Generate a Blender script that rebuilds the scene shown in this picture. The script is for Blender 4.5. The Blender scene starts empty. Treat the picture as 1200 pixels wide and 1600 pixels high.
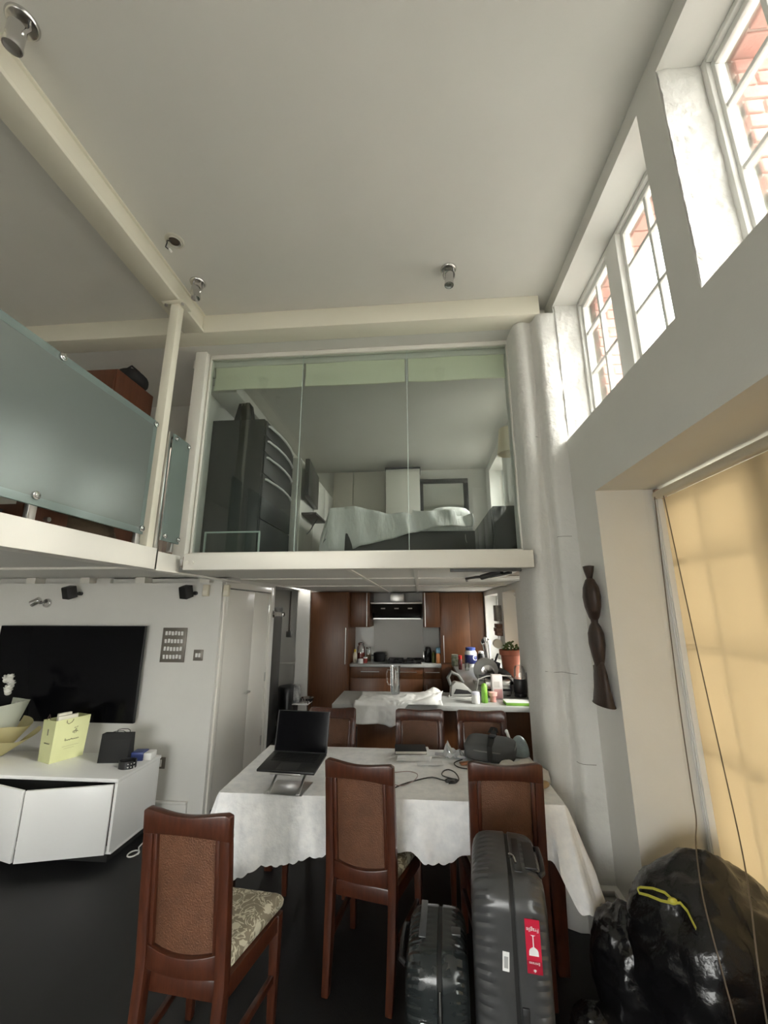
import bpy, bmesh, math, random
from mathutils import Vector, Matrix, noise
random.seed(7)
SC = bpy.context.scene
COL = SC.collection
PI = math.pi

# ------------------------------------------------------------------ camera
cd = bpy.data.cameras.new('camera')
cam = bpy.data.objects.new('camera', cd); COL.objects.link(cam)
cd.sensor_fit = 'HORIZONTAL'; cd.sensor_width = 36.0; cd.lens = 36.0*640/1200
cd.clip_start = 0.02; cd.clip_end = 300
cam.location = (0, 0, 1.75)
cam.rotation_euler = (math.radians(90+13.36), 0, math.radians(4.78))
SC.camera = cam

# ------------------------------------------------------------------ world, sun, exposure
w = bpy.data.worlds.new('overcast_sky'); SC.world = w
w.use_nodes = True
wn = w.node_tree.nodes; wl = w.node_tree.links
wn['Background'].inputs[0].default_value = (1.0, 0.985, 0.955, 1)
wn['Background'].inputs[1].default_value = 9.0
sd = bpy.data.lights.new('hazy_sun', 'SUN'); sd.energy = 3.5; sd.angle = math.radians(9); sd.color = (1.0, 0.95, 0.86)
so = bpy.data.objects.new('hazy_sun', sd); COL.objects.link(so)
so.rotation_euler = Vector((-0.80, 0.33, -0.50)).to_track_quat('-Z', 'Y').to_euler()
SC.view_settings.view_transform = 'Standard'
SC.view_settings.look = 'None'
SC.view_settings.gamma = 1.0
SC.view_settings.use_curve_mapping = False
SC.view_settings.exposure = 0.8
SC.cycles.max_bounces = 14
SC.cycles.diffuse_bounces = 8
SC.cycles.transparent_max_bounces = 24
SC.cycles.sample_clamp_indirect = 12

def portal(x, y0, y1, z0, z1, back=False):
    l = bpy.data.lights.new('window_portal', 'AREA'); l.shape = 'RECTANGLE'
    l.size = z1-z0; l.size_y = y1-y0; l.cycles.is_portal = True
    o = bpy.data.objects.new('window_portal', l); COL.objects.link(o)
    o.location = (x, (y0+y1)/2, (z0+z1)/2); o.rotation_euler = (0, PI/2, 0)
    if back: l.size, l.size_y = y1-y0, z1-z0; o.location = ((y0+y1)/2, x, (z0+z1)/2); o.rotation_euler = (PI/2, 0, PI)

# ------------------------------------------------------------------ materials
MATS = {}
def mat(name, col, rough=0.5, metal=0.0, var=0.0, vscale=8.0, bump=0.0, bscale=60.0, col2=None, stretch=None,
        spec=0.5, trans=0.0, coat=0.0, detail=4.0, bdist=0.01, sheen=0.0, wave=None):
    if name in MATS: return MATS[name]
    m = bpy.data.materials.new(name); m.use_nodes = True; MATS[name] = m
    nt = m.node_tree; N = nt.nodes; L = nt.links; b = N['Principled BSDF']
    b.inputs['Base Color'].default_value = (*col, 1)
    b.inputs['Roughness'].default_value = rough; b.inputs['Metallic'].default_value = metal
    b.inputs['Specular IOR Level'].default_value = spec
    b.inputs['Coat Weight'].default_value = coat; b.inputs['Coat Roughness'].default_value = 0.15
    b.inputs['Transmission Weight'].default_value = trans
    b.inputs['Sheen Weight'].default_value = sheen
    tc = N.new('ShaderNodeTexCoord'); mp = N.new('ShaderNodeMapping')
    L.new(tc.outputs['Object'], mp.inputs['Vector'])
    if stretch: mp.inputs['Scale'].default_value = stretch
    if var > 0 or col2:
        n = N.new('ShaderNodeTexNoise'); n.inputs['Scale'].default_value = vscale; n.inputs['Detail'].default_value = detail
        n.inputs['Roughness'].default_value = 0.6
        L.new(mp.outputs[0], n.inputs['Vector'])
        r = N.new('ShaderNodeValToRGB'); r.color_ramp.elements[0].position = 0.32; r.color_ramp.elements[1].position = 0.68
        c2 = col2 or tuple(min(1, c*(1+var)) for c in col); c1 = col if col2 else tuple(c*(1-var) for c in col)
        r.color_ramp.elements[0].color = (*c1, 1); r.color_ramp.elements[1].color = (*c2, 1)
        L.new(n.outputs['Fac'], r.inputs['Fac']); L.new(r.outputs['Color'], b.inputs['Base Color'])
    if bump > 0:
        if wave:
            n2 = N.new('ShaderNodeTexWave'); n2.inputs['Scale'].default_value = bscale; n2.bands_direction = wave; n2.inputs['Distortion'].default_value = 0.6
        else:
            n2 = N.new('ShaderNodeTexNoise'); n2.inputs['Scale'].default_value = bscale; n2.inputs['Detail'].default_value = 5
        L.new(mp.outputs[0], n2.inputs['Vector'])
        bp = N.new('ShaderNodeBump'); bp.inputs['Strength'].default_value = bump; bp.inputs['Distance'].default_value = bdist
        L.new(n2.outputs['Fac'], bp.inputs['Height']); L.new(bp.outputs[0], b.inputs['Normal'])
    return m

def glassmat(name, tint=(1, 1, 1), f0=0.06, fmax=0.55, rough=0.0, gcol=(0.95, 1, 0.97)):
    if name in MATS: return MATS[name]
    m = bpy.data.materials.new(name); m.use_nodes = True; MATS[name] = m
    nt = m.node_tree; N = nt.nodes; L = nt.links
    N.remove(N['Principled BSDF']); o = N['Material Output']
    t = N.new('ShaderNodeBsdfTransparent'); t.inputs[0].default_value = (*tint, 1)
    g = N.new('ShaderNodeBsdfGlossy'); g.inputs['Roughness'].default_value = rough; g.inputs[0].default_value = (*gcol, 1)
    lw = N.new('ShaderNodeFresnel'); lw.inputs['IOR'].default_value = 1.5
    mr = N.new('ShaderNodeMapRange'); mr.inputs['From Min'].default_value = 0.04; mr.inputs['From Max'].default_value = 0.8
    mr.inputs['To Min'].default_value = f0; mr.inputs['To Max'].default_value = fmax
    L.new(lw.outputs[0], mr.inputs[0])
    x = N.new('ShaderNodeMixShader'); L.new(mr.outputs[0], x.inputs[0]); L.new(t.outputs[0], x.inputs[1]); L.new(g.outputs[0], x.inputs[2])
    L.new(x.outputs[0], o.inputs[0])
    return m

def cloth_translucent(name, col, tcol, mix=0.5, rough=0.8):
    if name in MATS: return MATS[name]
    m = bpy.data.materials.new(name); m.use_nodes = True; MATS[name] = m
    nt = m.node_tree; N = nt.nodes; L = nt.links
    N.remove(N['Principled BSDF']); o = N['Material Output']
    d = N.new('ShaderNodeBsdfDiffuse'); d.inputs[0].default_value = (*col, 1)
    t = N.new('ShaderNodeBsdfTranslucent'); t.inputs[0].default_value = (*tcol, 1)
    x = N.new('ShaderNodeMixShader'); x.inputs[0].default_value = mix
    L.new(d.outputs[0], x.inputs[1]); L.new(t.outputs[0], x.inputs[2]); L.new(x.outputs[0], o.inputs[0])
    return m

def frosted(name, col=(0.205, 0.24, 0.225), tr=0.18, tl=0.35, gl=0.15, rough=0.2):
    m = bpy.data.materials.new(name); m.use_nodes = True; MATS[name] = m
    nt = m.node_tree; N = nt.nodes; L = nt.links
    N.remove(N['Principled BSDF']); o = N['Material Output']
    d = N.new('ShaderNodeBsdfDiffuse'); d.inputs[0].default_value = (*col, 1)
    t = N.new('ShaderNodeBsdfTranslucent'); t.inputs[0].default_value = (*col, 1)
    tp = N.new('ShaderNodeBsdfTransparent'); tp.inputs[0].default_value = (*[min(1, c*1.3) for c in col], 1)
    g = N.new('ShaderNodeBsdfGlossy'); g.inputs['Roughness'].default_value = rough
    a = N.new('ShaderNodeMixShader'); a.inputs[0].default_value = tl; L.new(d.outputs[0], a.inputs[1]); L.new(t.outputs[0], a.inputs[2])
    b = N.new('ShaderNodeMixShader'); b.inputs[0].default_value = tr; L.new(a.outputs[0], b.inputs[1]); L.new(tp.outputs[0], b.inputs[2])
    c = N.new('ShaderNodeMixShader'); c.inputs[0].default_value = gl; L.new(b.outputs[0], c.inputs[1]); L.new(g.outputs[0], c.inputs[2])
    L.new(c.outputs[0], o.inputs[0])
    return m

WHITE = (0.70, 0.69, 0.655)
paint = mat('wall_paint', WHITE, 0.75, var=0.02, vscale=3, bump=0.12, bscale=90, bdist=0.003)
ceilpaint = mat('ceiling_paint', (0.66, 0.65, 0.61), 0.85, var=0.02, vscale=2, bump=0.08, bscale=140, bdist=0.002)
rough_paint = mat('painted_rough_brick', (0.70, 0.69, 0.66), 0.5, var=0.03, vscale=5, bump=0.65, bscale=26, bdist=0.012)
gloss_white = mat('gloss_white_paint', (0.76, 0.74, 0.68), 0.32, var=0.015, vscale=4)
cream_paint = mat('cream_gloss_paint', (0.72, 0.69, 0.58), 0.35)
frame_white = mat('window_frame_paint', (0.74, 0.74, 0.71), 0.4, bump=0.1, bscale=80, bdist=0.002)
floor_m = mat('dark_stained_floor', (0.010, 0.010, 0.0105), 0.55, var=0.35, vscale=2.5, bump=0.25, bscale=300, bdist=0.003, stretch=(1, 0.25, 1))
brick_m = mat('red_brick', (0.46, 0.21, 0.18), 0.9, col2=(0.58, 0.30, 0.26), vscale=7, bump=0.4, bscale=70)
mortar_m = mat('brick_mortar', (0.50, 0.36, 0.32), 0.95, bump=0.3, bscale=60)
steel = mat('brushed_steel', (0.55, 0.54, 0.52), 0.32, 1.0, bump=0.05, bscale=40, stretch=(1, 1, 12))
chrome = mat('satin_chrome', (0.62, 0.61, 0.60), 0.18, 1.0)
darksteel = mat('dark_steel', (0.10, 0.10, 0.10), 0.4, 0.8)
black_plastic = mat('black_plastic', (0.012, 0.012, 0.013), 0.4)
black_matte = mat('black_matte', (0.010, 0.010, 0.010), 0.75)
screen_m = mat('dark_screen', (0.003, 0.003, 0.004), 0.09, spec=0.08)
white_plastic = mat('white_plastic', (0.78, 0.78, 0.76), 0.4)
chair_wood = mat('mahogany_chair_wood', (0.045, 0.013, 0.007), 0.30, col2=(0.085, 0.025, 0.012), vscale=9, stretch=(6, 6, 0.8), coat=0.12, bump=0.06, bscale=40)
kit_wood = mat('cherry_cabinet_wood', (0.085, 0.030, 0.009), 0.40, col2=(0.125, 0.047, 0.015), vscale=6, stretch=(7, 7, 0.5), coat=0.03)
loft_wood = mat('red_brown_veneer', (0.085, 0.028, 0.013), 0.45, col2=(0.12, 0.042, 0.02), vscale=6, stretch=(6, 6, 0.6))
worktop_m = mat('pale_grey_worktop', (0.40, 0.41, 0.405), 0.3, var=0.03, vscale=40)
white_unit = mat('white_lacquer', (0.80, 0.80, 0.79), 0.3)
charcoal = mat('charcoal_furniture', (0.030, 0.031, 0.031), 0.45, var=0.15, vscale=4)
linen = mat('white_linen', (0.74, 0.74, 0.73), 0.85, bump=0.15, bscale=30, bdist=0.01)
sheet_m = mat('white_bed_linen', (0.75, 0.76, 0.75), 0.85, bump=0.7, bscale=12, bdist=0.03, stretch=(1.6, 1, .5))
glass_win = glassmat('window_glass', (0.90, 0.91, 0.90), 0.03, 0.5)
glass_clear = glassmat('clear_window_glass', (0.98, 0.99, 0.985), 0.03, 0.5)
glass_part = glassmat('partition_glass', (0.92, 0.95, 0.935), 0.03, 0.6)
glass_edge = mat('green_glass_edge', (0.50, 0.60, 0.56), 0.25)
jar_glass = glassmat('jar_glass', (0.95, 0.955, 0.95), 0.10, 0.8, 0.03, (1, 1, 1))
frost_m = frosted('frosted_glass')
frost_edge = frosted('frosted_glass_rim', (0.33, 0.41, 0.39), 0.3, 0.5, 0.12, 0.15)
blind_m = cloth_translucent('cream_roller_blind', (0.60, 0.53, 0.40), (0.52, 0.445, 0.325), 0.55)
roman_m = cloth_translucent('pale_green_roman_blind', (0.78, 0.79, 0.64), (0.5, 0.52, 0.38), 0.06)

# ------------------------------------------------------------------ mesh helpers
class MB:
    def __init__(s, M=None): s.v = []; s.f = []; s.M = M
    def _add(s, vs, fs):
        o = len(s.v)
        s.v += [tuple(s.M @ Vector(p)) for p in vs] if s.M else [tuple(p) for p in vs]
        s.f += [tuple(i+o for i in f) for f in fs]
        return s
    def box(s, x0, x1, y0, y1, z0, z1):
        return s._add([(x0,y0,z0),(x1,y0,z0),(x1,y1,z0),(x0,y1,z0),(x0,y0,z1),(x1,y0,z1),(x1,y1,z1),(x0,y1,z1)],
                      [(0,3,2,1),(4,5,6,7),(0,1,5,4),(1,2,6,5),(2,3,7,6),(3,0,4,7)])
    def cbox(s, c, d): return s.box(c[0]-d[0]/2, c[0]+d[0]/2, c[1]-d[1]/2, c[1]+d[1]/2, c[2]-d[2]/2, c[2]+d[2]/2)
    def ring(s, rings, closed_u=True, cap=True):
        n = len(rings[0]); vs = [p for r in rings for p in r]; fs = []
        for i in range(len(rings)-1):
            for j in range(n if closed_u else n-1):
                k = (j+1) % n
                fs.append((i*n+j, i*n+k, (i+1)*n+k, (i+1)*n+j))
        if cap and closed_u:
            fs.append(tuple(reversed(range(n)))); fs.append(tuple(range((len(rings)-1)*n, len(rings)*n)))
        return s._add(vs, fs)
    def cyl(s, p0, p1, r0, r1=None, n=16):
        if r1 is None: r1 = r0
        p0 = Vector(p0); p1 = Vector(p1); d = (p1-p0).normalized()
        a = d.orthogonal().normalized(); b = d.cross(a)
        return s.ring([[p+(a*math.cos(2*PI*k/n)+b*math.sin(2*PI*k/n))*r for k in range(n)] for p, r in ((p0, r0), (p1, r1))])
    def tube(s, pts, r, n=8):
        pts = [Vector(p) for p in pts]; rs = []; a = None
        for i, p in enumerate(pts):
            d = (pts[min(i+1, len(pts)-1)]-pts[max(i-1, 0)]).normalized()
            a = (d.orthogonal() if a is None else (a-d*a.dot(d))).normalized(); b = d.cross(a)
            rr = r[i] if isinstance(r, (list, tuple)) else r
            rs.append([p+(a*math.cos(2*PI*k/n)+b*math.sin(2*PI*k/n))*rr for k in range(n)])
        return s.ring(rs)
    def ribbon(s, pts, wdir, w, t):
        pts = [Vector(p) for p in pts]; wd = Vector(wdir).normalized(); rs = []
        for i, p in enumerate(pts):
            d = (pts[min(i+1, len(pts)-1)]-pts[max(i-1, 0)]).normalized(); nn = d.cross(wd).normalized()
            rs.append([p-wd*w/2-nn*t/2, p+wd*w/2-nn*t/2, p+wd*w/2+nn*t/2, p-wd*w/2+nn*t/2])
        return s.ring(rs)
    def lathe(s, prof, c=(0, 0, 0), n=24, sx=1, sy=1):
        return s.ring([[(c[0]+r*sx*math.cos(2*PI*k/n), c[1]+r*sy*math.sin(2*PI*k/n), c[2]+z) for k in range(n)] for r, z in prof])
    def prism(s, poly, axis, a, b):
        f = {'x': lambda p, t: (t, p[0], p[1]), 'y': lambda p, t: (p[0], t, p[1]), 'z': lambda p, t: (p[0], p[1], t)}[axis]
        return s.ring([[f(p, a) for p in poly], [f(p, b) for p in poly]])
    def ell(s, c, r, nu=20, nv=12, fn=None):
        rs = []
        for i in range(nv+1):
            th = PI*(i/nv)*0.996+0.006; row = []
            for k in range(nu):
                ph = 2*PI*k/nu; d = Vector((math.sin(th)*math.cos(ph), math.sin(th)*math.sin(ph), -math.cos(th)))
                sc = fn(d) if fn else 1.0
                row.append((c[0]+d.x*r[0]*sc, c[1]+d.y*r[1]*sc, c[2]+d.z*r[2]*sc))
            rs.append(row)
        return s.ring(rs)
    def surf(s, fn, nu, nv, cu=False):
        cols = nu if cu else nu+1
        vs = [fn(i/nu, j/nv) for j in range(nv+1) for i in range(cols)]; fs = []
        for j in range(nv):
            for i in range(nu):
                k = (i+1) % cols
                fs.append((j*cols+i, j*cols+k, (j+1)*cols+k, (j+1)*cols+i))
        return s._add(vs, fs)
    def build(s, name, m, parent=None, bevel=0.0, seg=2, smooth=True, thick=0.0, ang=38, sub=0):
        bm = bmesh.new()
        vs = [bm.verts.new(p) for p in s.v]
        for f in s.f:
            try: bm.faces.new([vs[i] for i in f])
            except ValueError: pass
        bmesh.ops.recalc_face_normals(bm, faces=bm.faces)
        if thick: bmesh.ops.solidify(bm, geom=bm.faces[:], thickness=thick)
        if bevel > 0:
            es = [e for e in bm.edges if len(e.link_faces) == 2 and e.calc_face_angle(0) > 0.5]
            bmesh.ops.bevel(bm, geom=es, offset=bevel, segments=seg, profile=0.5, affect='EDGES', clamp_overlap=True)
        if smooth:
            lim = math.radians(ang)
            for f in bm.faces: f.smooth = True
            for e in bm.edges:
                if len(e.link_faces) == 2 and e.calc_face_angle(0) > lim: e.smooth = False
        me = bpy.data.meshes.new(name); bm.to_mesh(me); bm.free()
        me.materials.append(m)
        o = bpy.data.objects.new(name, me); COL.objects.link(o)
        if parent is not None: o.parent = parent
        if sub:
            md = o.modifiers.new('sub', 'SUBSURF'); md.levels = sub; md.render_levels = sub
        return o

def catmull(pts, n=6):
    P_ = [Vector(p) for p in pts]; P_ = [P_[0]]+P_+[P_[-1]]; out = []
    for i in range(1, len(P_)-2):
        a, b, c, d = P_[i-1:i+3]
        for k in range(n):
            t = k/n
            out.append(.5*((2*b)+(c-a)*t+(2*a-5*b+4*c-d)*t*t+(3*b-a-3*c+d)*t*t*t))
    return out+[P_[-2]]

def tag(o, label=None, cat=None, group=None, kind=None):
    if label: o['label'] = label
    if cat: o['category'] = cat
    if group: o['group'] = group
    if kind: o['kind'] = kind
    return o
def T(name, label, cat, loc=(0, 0, 0), rz=0.0, group=None, kind=None, rot=None):
    o = bpy.data.objects.new(name, None); COL.objects.link(o)
    o.empty_display_size = 0.1; o.location = loc; o.rotation_euler = rot or (0, 0, rz)
    return tag(o, label, cat, group, kind)
def S(mb, name, m, label=None, parent=None, **k):
    o = mb.build(name, m, parent, **k)
    if parent is None: tag(o, label, None, None, 'structure')
    return o
def SE(name, label, loc=(0, 0, 0)):
    return T(name, label, None, loc, kind='structure')
def dup(root, loc, rz, label=None, group=None):
    r = root.copy(); COL.objects.link(r); r.location = loc; r.rotation_euler = (0, 0, rz)
    if label: r['label'] = label
    if group: r['group'] = group
    for ch in list(root.children):
        c = ch.copy(); COL.objects.link(c); c.parent = r
        for g in list(ch.children):
            d = g.copy(); COL.objects.link(d); d.parent = c
    return r
def rep(o, parent, loc, rot=None):
    c = o.copy(); COL.objects.link(c); c.parent = parent; c.location = loc
    if rot: c.rotation_euler = rot
    return c
def text(body, size, m, parent, loc, rot, name='lettering', align='CENTER', sx=1.0):
    c = bpy.data.curves.new(name, 'FONT'); c.body = body; c.size = size; c.align_x = align; c.align_y = 'CENTER'; c.extrude = 0.0003
    tmp = bpy.data.objects.new('tmp', c); COL.objects.link(tmp); bpy.context.view_layer.update()
    me = bpy.data.meshes.new_from_object(tmp.evaluated_get(bpy.context.evaluated_depsgraph_get())); bpy.data.objects.remove(tmp)
    me.materials.clear(); me.materials.append(m)
    o = bpy.data.objects.new(name, me); COL.objects.link(o); o.parent = parent; o.location = loc; o.rotation_euler = rot; o.scale = (sx, 1, 1)
    return o
def wall_grid(mb, ax, t0, t1, a0, a1, b0, b1, holes):
    """wall slab between t0 and t1 along axis ax ('x' or 'y'); a = the other horizontal axis, b = z; holes = (a0,a1,b0,b1)"""
    A = sorted({a0, a1, *[h[0] for h in holes], *[h[1] for h in holes]}); A = [v for v in A if a0 <= v <= a1]
    B = sorted({b0, b1, *[h[2] for h in holes], *[h[3] for h in holes]}); B = [v for v in B if b0 <= v <= b1]
    def solid(i, j):
        if i < 0 or j < 0 or i >= len(A)-1 or j >= len(B)-1: return False
        ca = (A[i]+A[i+1])/2; cb = (B[j]+B[j+1])/2
        return not any(h[0] < ca < h[1] and h[2] < cb < h[3] for h in holes)
    P = (lambda t, a, b: (t, a, b)) if ax == 'x' else (lambda t, a, b: (a, t, b))
    def quad(*p): mb._add(p, [(0, 1, 2, 3)])
    for i in range(len(A)-1):
        for j in range(len(B)-1):
            if not solid(i, j): continue
            x0, x1, y0, y1 = A[i], A[i+1], B[j], B[j+1]
            for t in (t0, t1): quad(P(t,x0,y0), P(t,x1,y0), P(t,x1,y1), P(t,x0,y1))
            if not solid(i-1, j): quad(P(t0,x0,y0), P(t1,x0,y0), P(t1,x0,y1), P(t0,x0,y1))
            if not solid(i+1, j): quad(P(t0,x1,y0), P(t1,x1,y0), P(t1,x1,y1), P(t0,x1,y1))
            if not solid(i, j-1): quad(P(t0,x0,y0), P(t1,x0,y0), P(t1,x1,y0), P(t0,x1,y0))
            if not solid(i, j+1): quad(P(t0,x0,y1), P(t1,x0,y1), P(t1,x1,y1), P(t0,x1,y1))
    # weld
    seen = {}; mp = []
    for p in mb.v:
        k = tuple(round(c, 5) for c in p)
        if k not in seen: seen[k] = len(seen)
        mp.append(seen[k])
    mb.v = list(seen.keys()); mb.f = [tuple(mp[i] for i in f) for f in mb.f]
    return mb
def wob(p, s, a): return noise.noise(Vector(p)*s)*a

# ================================================================== STRUCTURE
XR = 1.057
S(MB().box(-4.7, 1.5, -3.3, 7.55, -0.1, 0), 'floor', floor_m, 'dark stained floor of the living room')
S(MB().box(1.5, 60, -60, 40, -0.6, -0.5).box(-60, 1.5, -60, -3.4, -0.6, -0.5), 'ground_outside', mat('pavement', (0.35, 0.34, 0.32), 0.9, var=0.1), 'pale pavement outside the windows')
HOLES = [(0.95, 2.44, 0.08, 2.436), (1.53, 2.78, 2.9, 4.0), (0.1, 1.37, 2.9, 4.0), (-1.4, -0.1, 2.9, 4.0),
         (3.6, 4.45, 2.95, 3.72), (4.9, 5.8, 2.95, 3.72), (3.35, 4.25, 1.0, 1.96), (4.7, 5.42, 1.0, 1.96), (5.75, 6.86, 1.0, 1.96), (-2.6, 0.55, 0.5, 2.436)]
mb = wall_grid(MB(), 'x', XR, 1.33, -3.2, 7.5, 0, 4.25, HOLES)
S(mb, 'wall_right', paint, 'white painted window wall with deep niches', smooth=False)
EXT = [(0.95, 2.47, 0.05, 2.47), (1.58, 2.72, 2.98, 3.975), (0.15, 1.338, 2.98, 3.975), (-1.35, -0.15, 2.98, 3.975)] + \
      [(a+.05, b-.05, c+.05, d-.03) for a, b, c, d in HOLES[4:]]
ext = S(wall_grid(MB(), 'x', 1.335, 1.475, -3.2, 7.5, 0, 4.25, EXT), 'wall_exterior', mortar_m, 'red brick outer wall behind the windows', smooth=False)
bh = MB().box(-0.07, 0.07, -0.006, 0.05, 0, 0.065).build('brick', brick_m, ext, bevel=0.004, seg=1)
bh.location = (1.405, 2.716, 2.99)
bq = MB().box(-0.033, 0.033, -0.006, 0.05, 0, 0.065).build('brick', brick_m, ext, bevel=0.004, seg=1)
bq.location = (1.368, 2.716, 3.065)
for ya in (2.716, 1.334, -0.154):
    for k in range(13):
        z = 2.99+k*0.075
        if k % 2 == 0:
            if not (ya > 2.7 and k == 0): rep(bh, ext, (1.405, ya, z))
        else:
            for xx in (1.368, 1.442):
                if not (ya > 2.7 and k == 1 and xx == 1.368): rep(bq, ext, (xx, ya, z))
bs = MB().box(-0.07, 0.07, 0, 0.10, -0.008, 0.05).build('brick', brick_m, ext, bevel=0.004, seg=1); bs.location = (1.405, 1.585, 3.972)
for y0, y1 in ((1.695, 2.70), (0.155, 1.3), (-1.345, -0.2)):
    y = y0
    while y < y1: rep(bs, ext, (1.405, y, 3.972)); y += 0.11

# lining boards of the big lower opening
lin = S(MB().box(1.331, 1.46, 2.441, 2.469, 0.08, 2.436).box(1.331, 1.46, 0.95, 2.44, 2.437, 2.469).box(1.331, 1.46, 0.95, 2.44, 0.05, 0.08),
        'trim_1', paint, 'painted lining boards of the large lower window', smooth=False)

def window(n, label, x, y0, y1, z0, z1, sashes, rows, fw=0.05, depth=0.07, mullions=(), portalx=None):
    """timber window in the right wall. sashes: list of (ya, yb, ncols); rows: z of glazing bars"""
    r = SE('window_%d' % n, label, (x, y0, z0)); ox, oy, oz = x, y0, z0
    f = MB()
    f.box(0, depth, 0, fw, 0, z1-z0).box(0, depth, y1-y0-fw, y1-y0, 0, z1-z0)
    f.box(0, depth, fw, y1-y0-fw, 0, fw).box(0, depth, fw, y1-y0-fw, z1-z0-fw, z1-z0)
    f.build('window_frame', frame_white, r, bevel=0.006)
    for a, b in mullions:
        MB().box(-0.012, depth, a-oy, b-oy, fw, z1-z0-fw).build('mullion', frame_white, r, bevel=0.006)
    for a, b, nc in sashes:
        st = 0.035; za = fw; zb = z1-z0-fw
        m = MB(); xa, xb = depth*0.3, depth*0.9
        m.box(xa, xb, a-oy, a-oy+st, za, zb).box(xa, xb, b-oy-st, b-oy, za, zb)
        m.box(xa, xb, a-oy+st, b-oy-st, za, za+st).box(xa, xb, a-oy+st, b-oy-st, zb-st, zb)
        sash = m.build('sash', frame_white, r, bevel=0.004)
        ys = [a-oy+st+(b-a-2*st)*k/nc for k in range(nc+1)]; zs = [za+st]+[q-oz for q in rows]+[zb-st]
        for q in ys[1:-1]: MB().box(xa+.008, xb-.008, q-0.011, q+0.011, za+st, zb-st).build('glazing_bar', frame_white, sash, bevel=0.004)
        for q in zs[1:-1]: MB().box(xa+.006, xb-.006, a-oy+st, b-oy-st, q-0.011, q+0.011).build('glazing_bar', frame_white, sash, bevel=0.004)
        for i in range(nc):
            for j in range(len(zs)-1):
                MB().box((xa+xb)/2-.002, (xa+xb)/2+.002, ys[i]+.008, ys[i+1]-.008, zs[j]+.008, zs[j+1]-.008).build('pane', glass_win, sash, smooth=False)
    portal((portalx or x)-0.02, y0+fw, y1-fw, z0+fw, z1-fw)
    return r
window(1, 'upper timber casement window pair above the lintel, beside the column', 1.235, 1.53, 2.78, 2.9, 4.0,
       [(1.64, 2.15, 2), (2.27, 2.765, 2)], (3.39, 3.71), fw=0.03, mullions=[(2.14, 2.28)])
window(2, 'upper timber casement window nearest the camera with white bars', 1.235, 0.1, 1.37, 2.9, 4.0,
       [(0.2, 0.68, 2), (0.86, 1.36, 2)], (3.39, 3.71), fw=0.03, mullions=[(0.67, 0.87)])
window(3, 'upper timber casement window behind the camera', 1.235, -1.4, -0.1, 2.9, 4.0,
       [(-1.35, -0.82, 2), (-0.68, -0.15, 2)], (3.39, 3.71), fw=0.03, mullions=[(-0.83, -0.67)])
window(4, 'large lower window hidden behind the cream roller blind', 1.47, 0.95, 2.47, 0.05, 2.47,
       [(1.0, 1.70, 2), (1.76, 2.42, 2)], (0.6, 1.12, 1.62, 2.06), fw=0.06, mullions=[(1.69, 1.77)], portalx=1.52)
window(11, 'lower timber window beside the camera without a blind', 1.235, -2.6, 0.55, 0.5, 2.436,
       [(-2.5, -1.1, 3), (-1.0, 0.5, 3)], (1.15, 1.8), fw=0.05, mullions=[(-1.11, -0.99)])
window(5, 'bedroom window in the loft side wall, near the glass screen', 1.24, 3.6, 4.45, 2.95, 3.72, [(3.65, 4.4, 2)], (3.33,))
window(6, 'bedroom window in the loft side wall, near the bed', 1.24, 4.9, 5.8, 2.95, 3.72, [(4.95, 5.75, 2)], (3.33,))
window(7, 'kitchen window beside the column above the peninsula', 1.24, 3.35, 4.25, 1.0, 1.96, [(3.4, 4.2, 2)], (1.3, 1.62))
window(8, 'kitchen window behind the terracotta plant pot', 1.24, 4.7, 5.42, 1.0, 1.96, [(4.75, 5.37, 2)], (1.3, 1.62))
window(9, 'kitchen window furthest down the side wall', 1.24, 5.75, 6.86, 1.0, 1.96, [(5.8, 6.81, 3)], (1.3, 1.62))

# clustered column at the end of the window wall
plan = [(1.075, 2.78), (1.02, 2.779), (.965, 2.780), (.945, 2.786), (.932, 2.803), (.926, 2.83), (.920, 2.862), (.908, 2.882), (.892, 2.880),
        (.872, 2.868), (.848, 2.862), (.824, 2.868), (.802, 2.884), (.786, 2.91), (.777, 2.95), (.772, 3.02), (.772, 3.25), (1.075, 3.25)]
rings = []
for i in range(80):
    z = 3.944*i/79; row = []
    for j, (x, y) in enumerate(plan):
        if 0 < j < len(plan)-3:
            a = wob((x*1.0, y, z), 7, .008)+wob((x, y, z), 22, .0035)
            row.append((x+a*.6, y+a, z))
        else: row.append((x, y, z))
    rings.append(row)
S(MB().ring(rings), 'column', rough_paint, 'white rough clustered column at the end of the window wall', ang=60)
colo = bpy.data.objects['column']
crack_m = mat('crack_shadow', (.16, .15, .135), .9)
for z0, i0, i1, dz in ((1.36, 2, 13, .012), (.86, 1, 6, .006), (2.22, 1, 5, .02), (2.98, 8, 10, .03)):
    MB().tube([(plan[i][0]-.001, plan[i][1]-.0035, z0+dz*.12*math.sin(i*.6)) for i in range(i0, i1)], .0014, 5).build('crack', crack_m, colo)
bb = [(1.075, 2.745), (.955, 2.745), (.918, 2.765), (.905, 2.83), (.86, 2.83), (.80, 2.86), (.765, 2.92), (.758, 3.0), (.758, 3.25), (1.075, 3.25)]
S(MB().prism(bb, 'z', 0, .235).prism([(x-(.012 if x < 1.07 else 0), y-.012) for x, y in bb], 'z', .235, .262), 'baseboard_column', paint, 'white plinth board around the foot of the column', bevel=.006)
S(MB().box(XR-.02, XR, 2.442, 2.745, 0, .24).box(XR-.03, XR, 2.442, 2.745, .24, .262), 'baseboard_right', paint, 'white skirting under the carved figure', bevel=.005)

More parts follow.
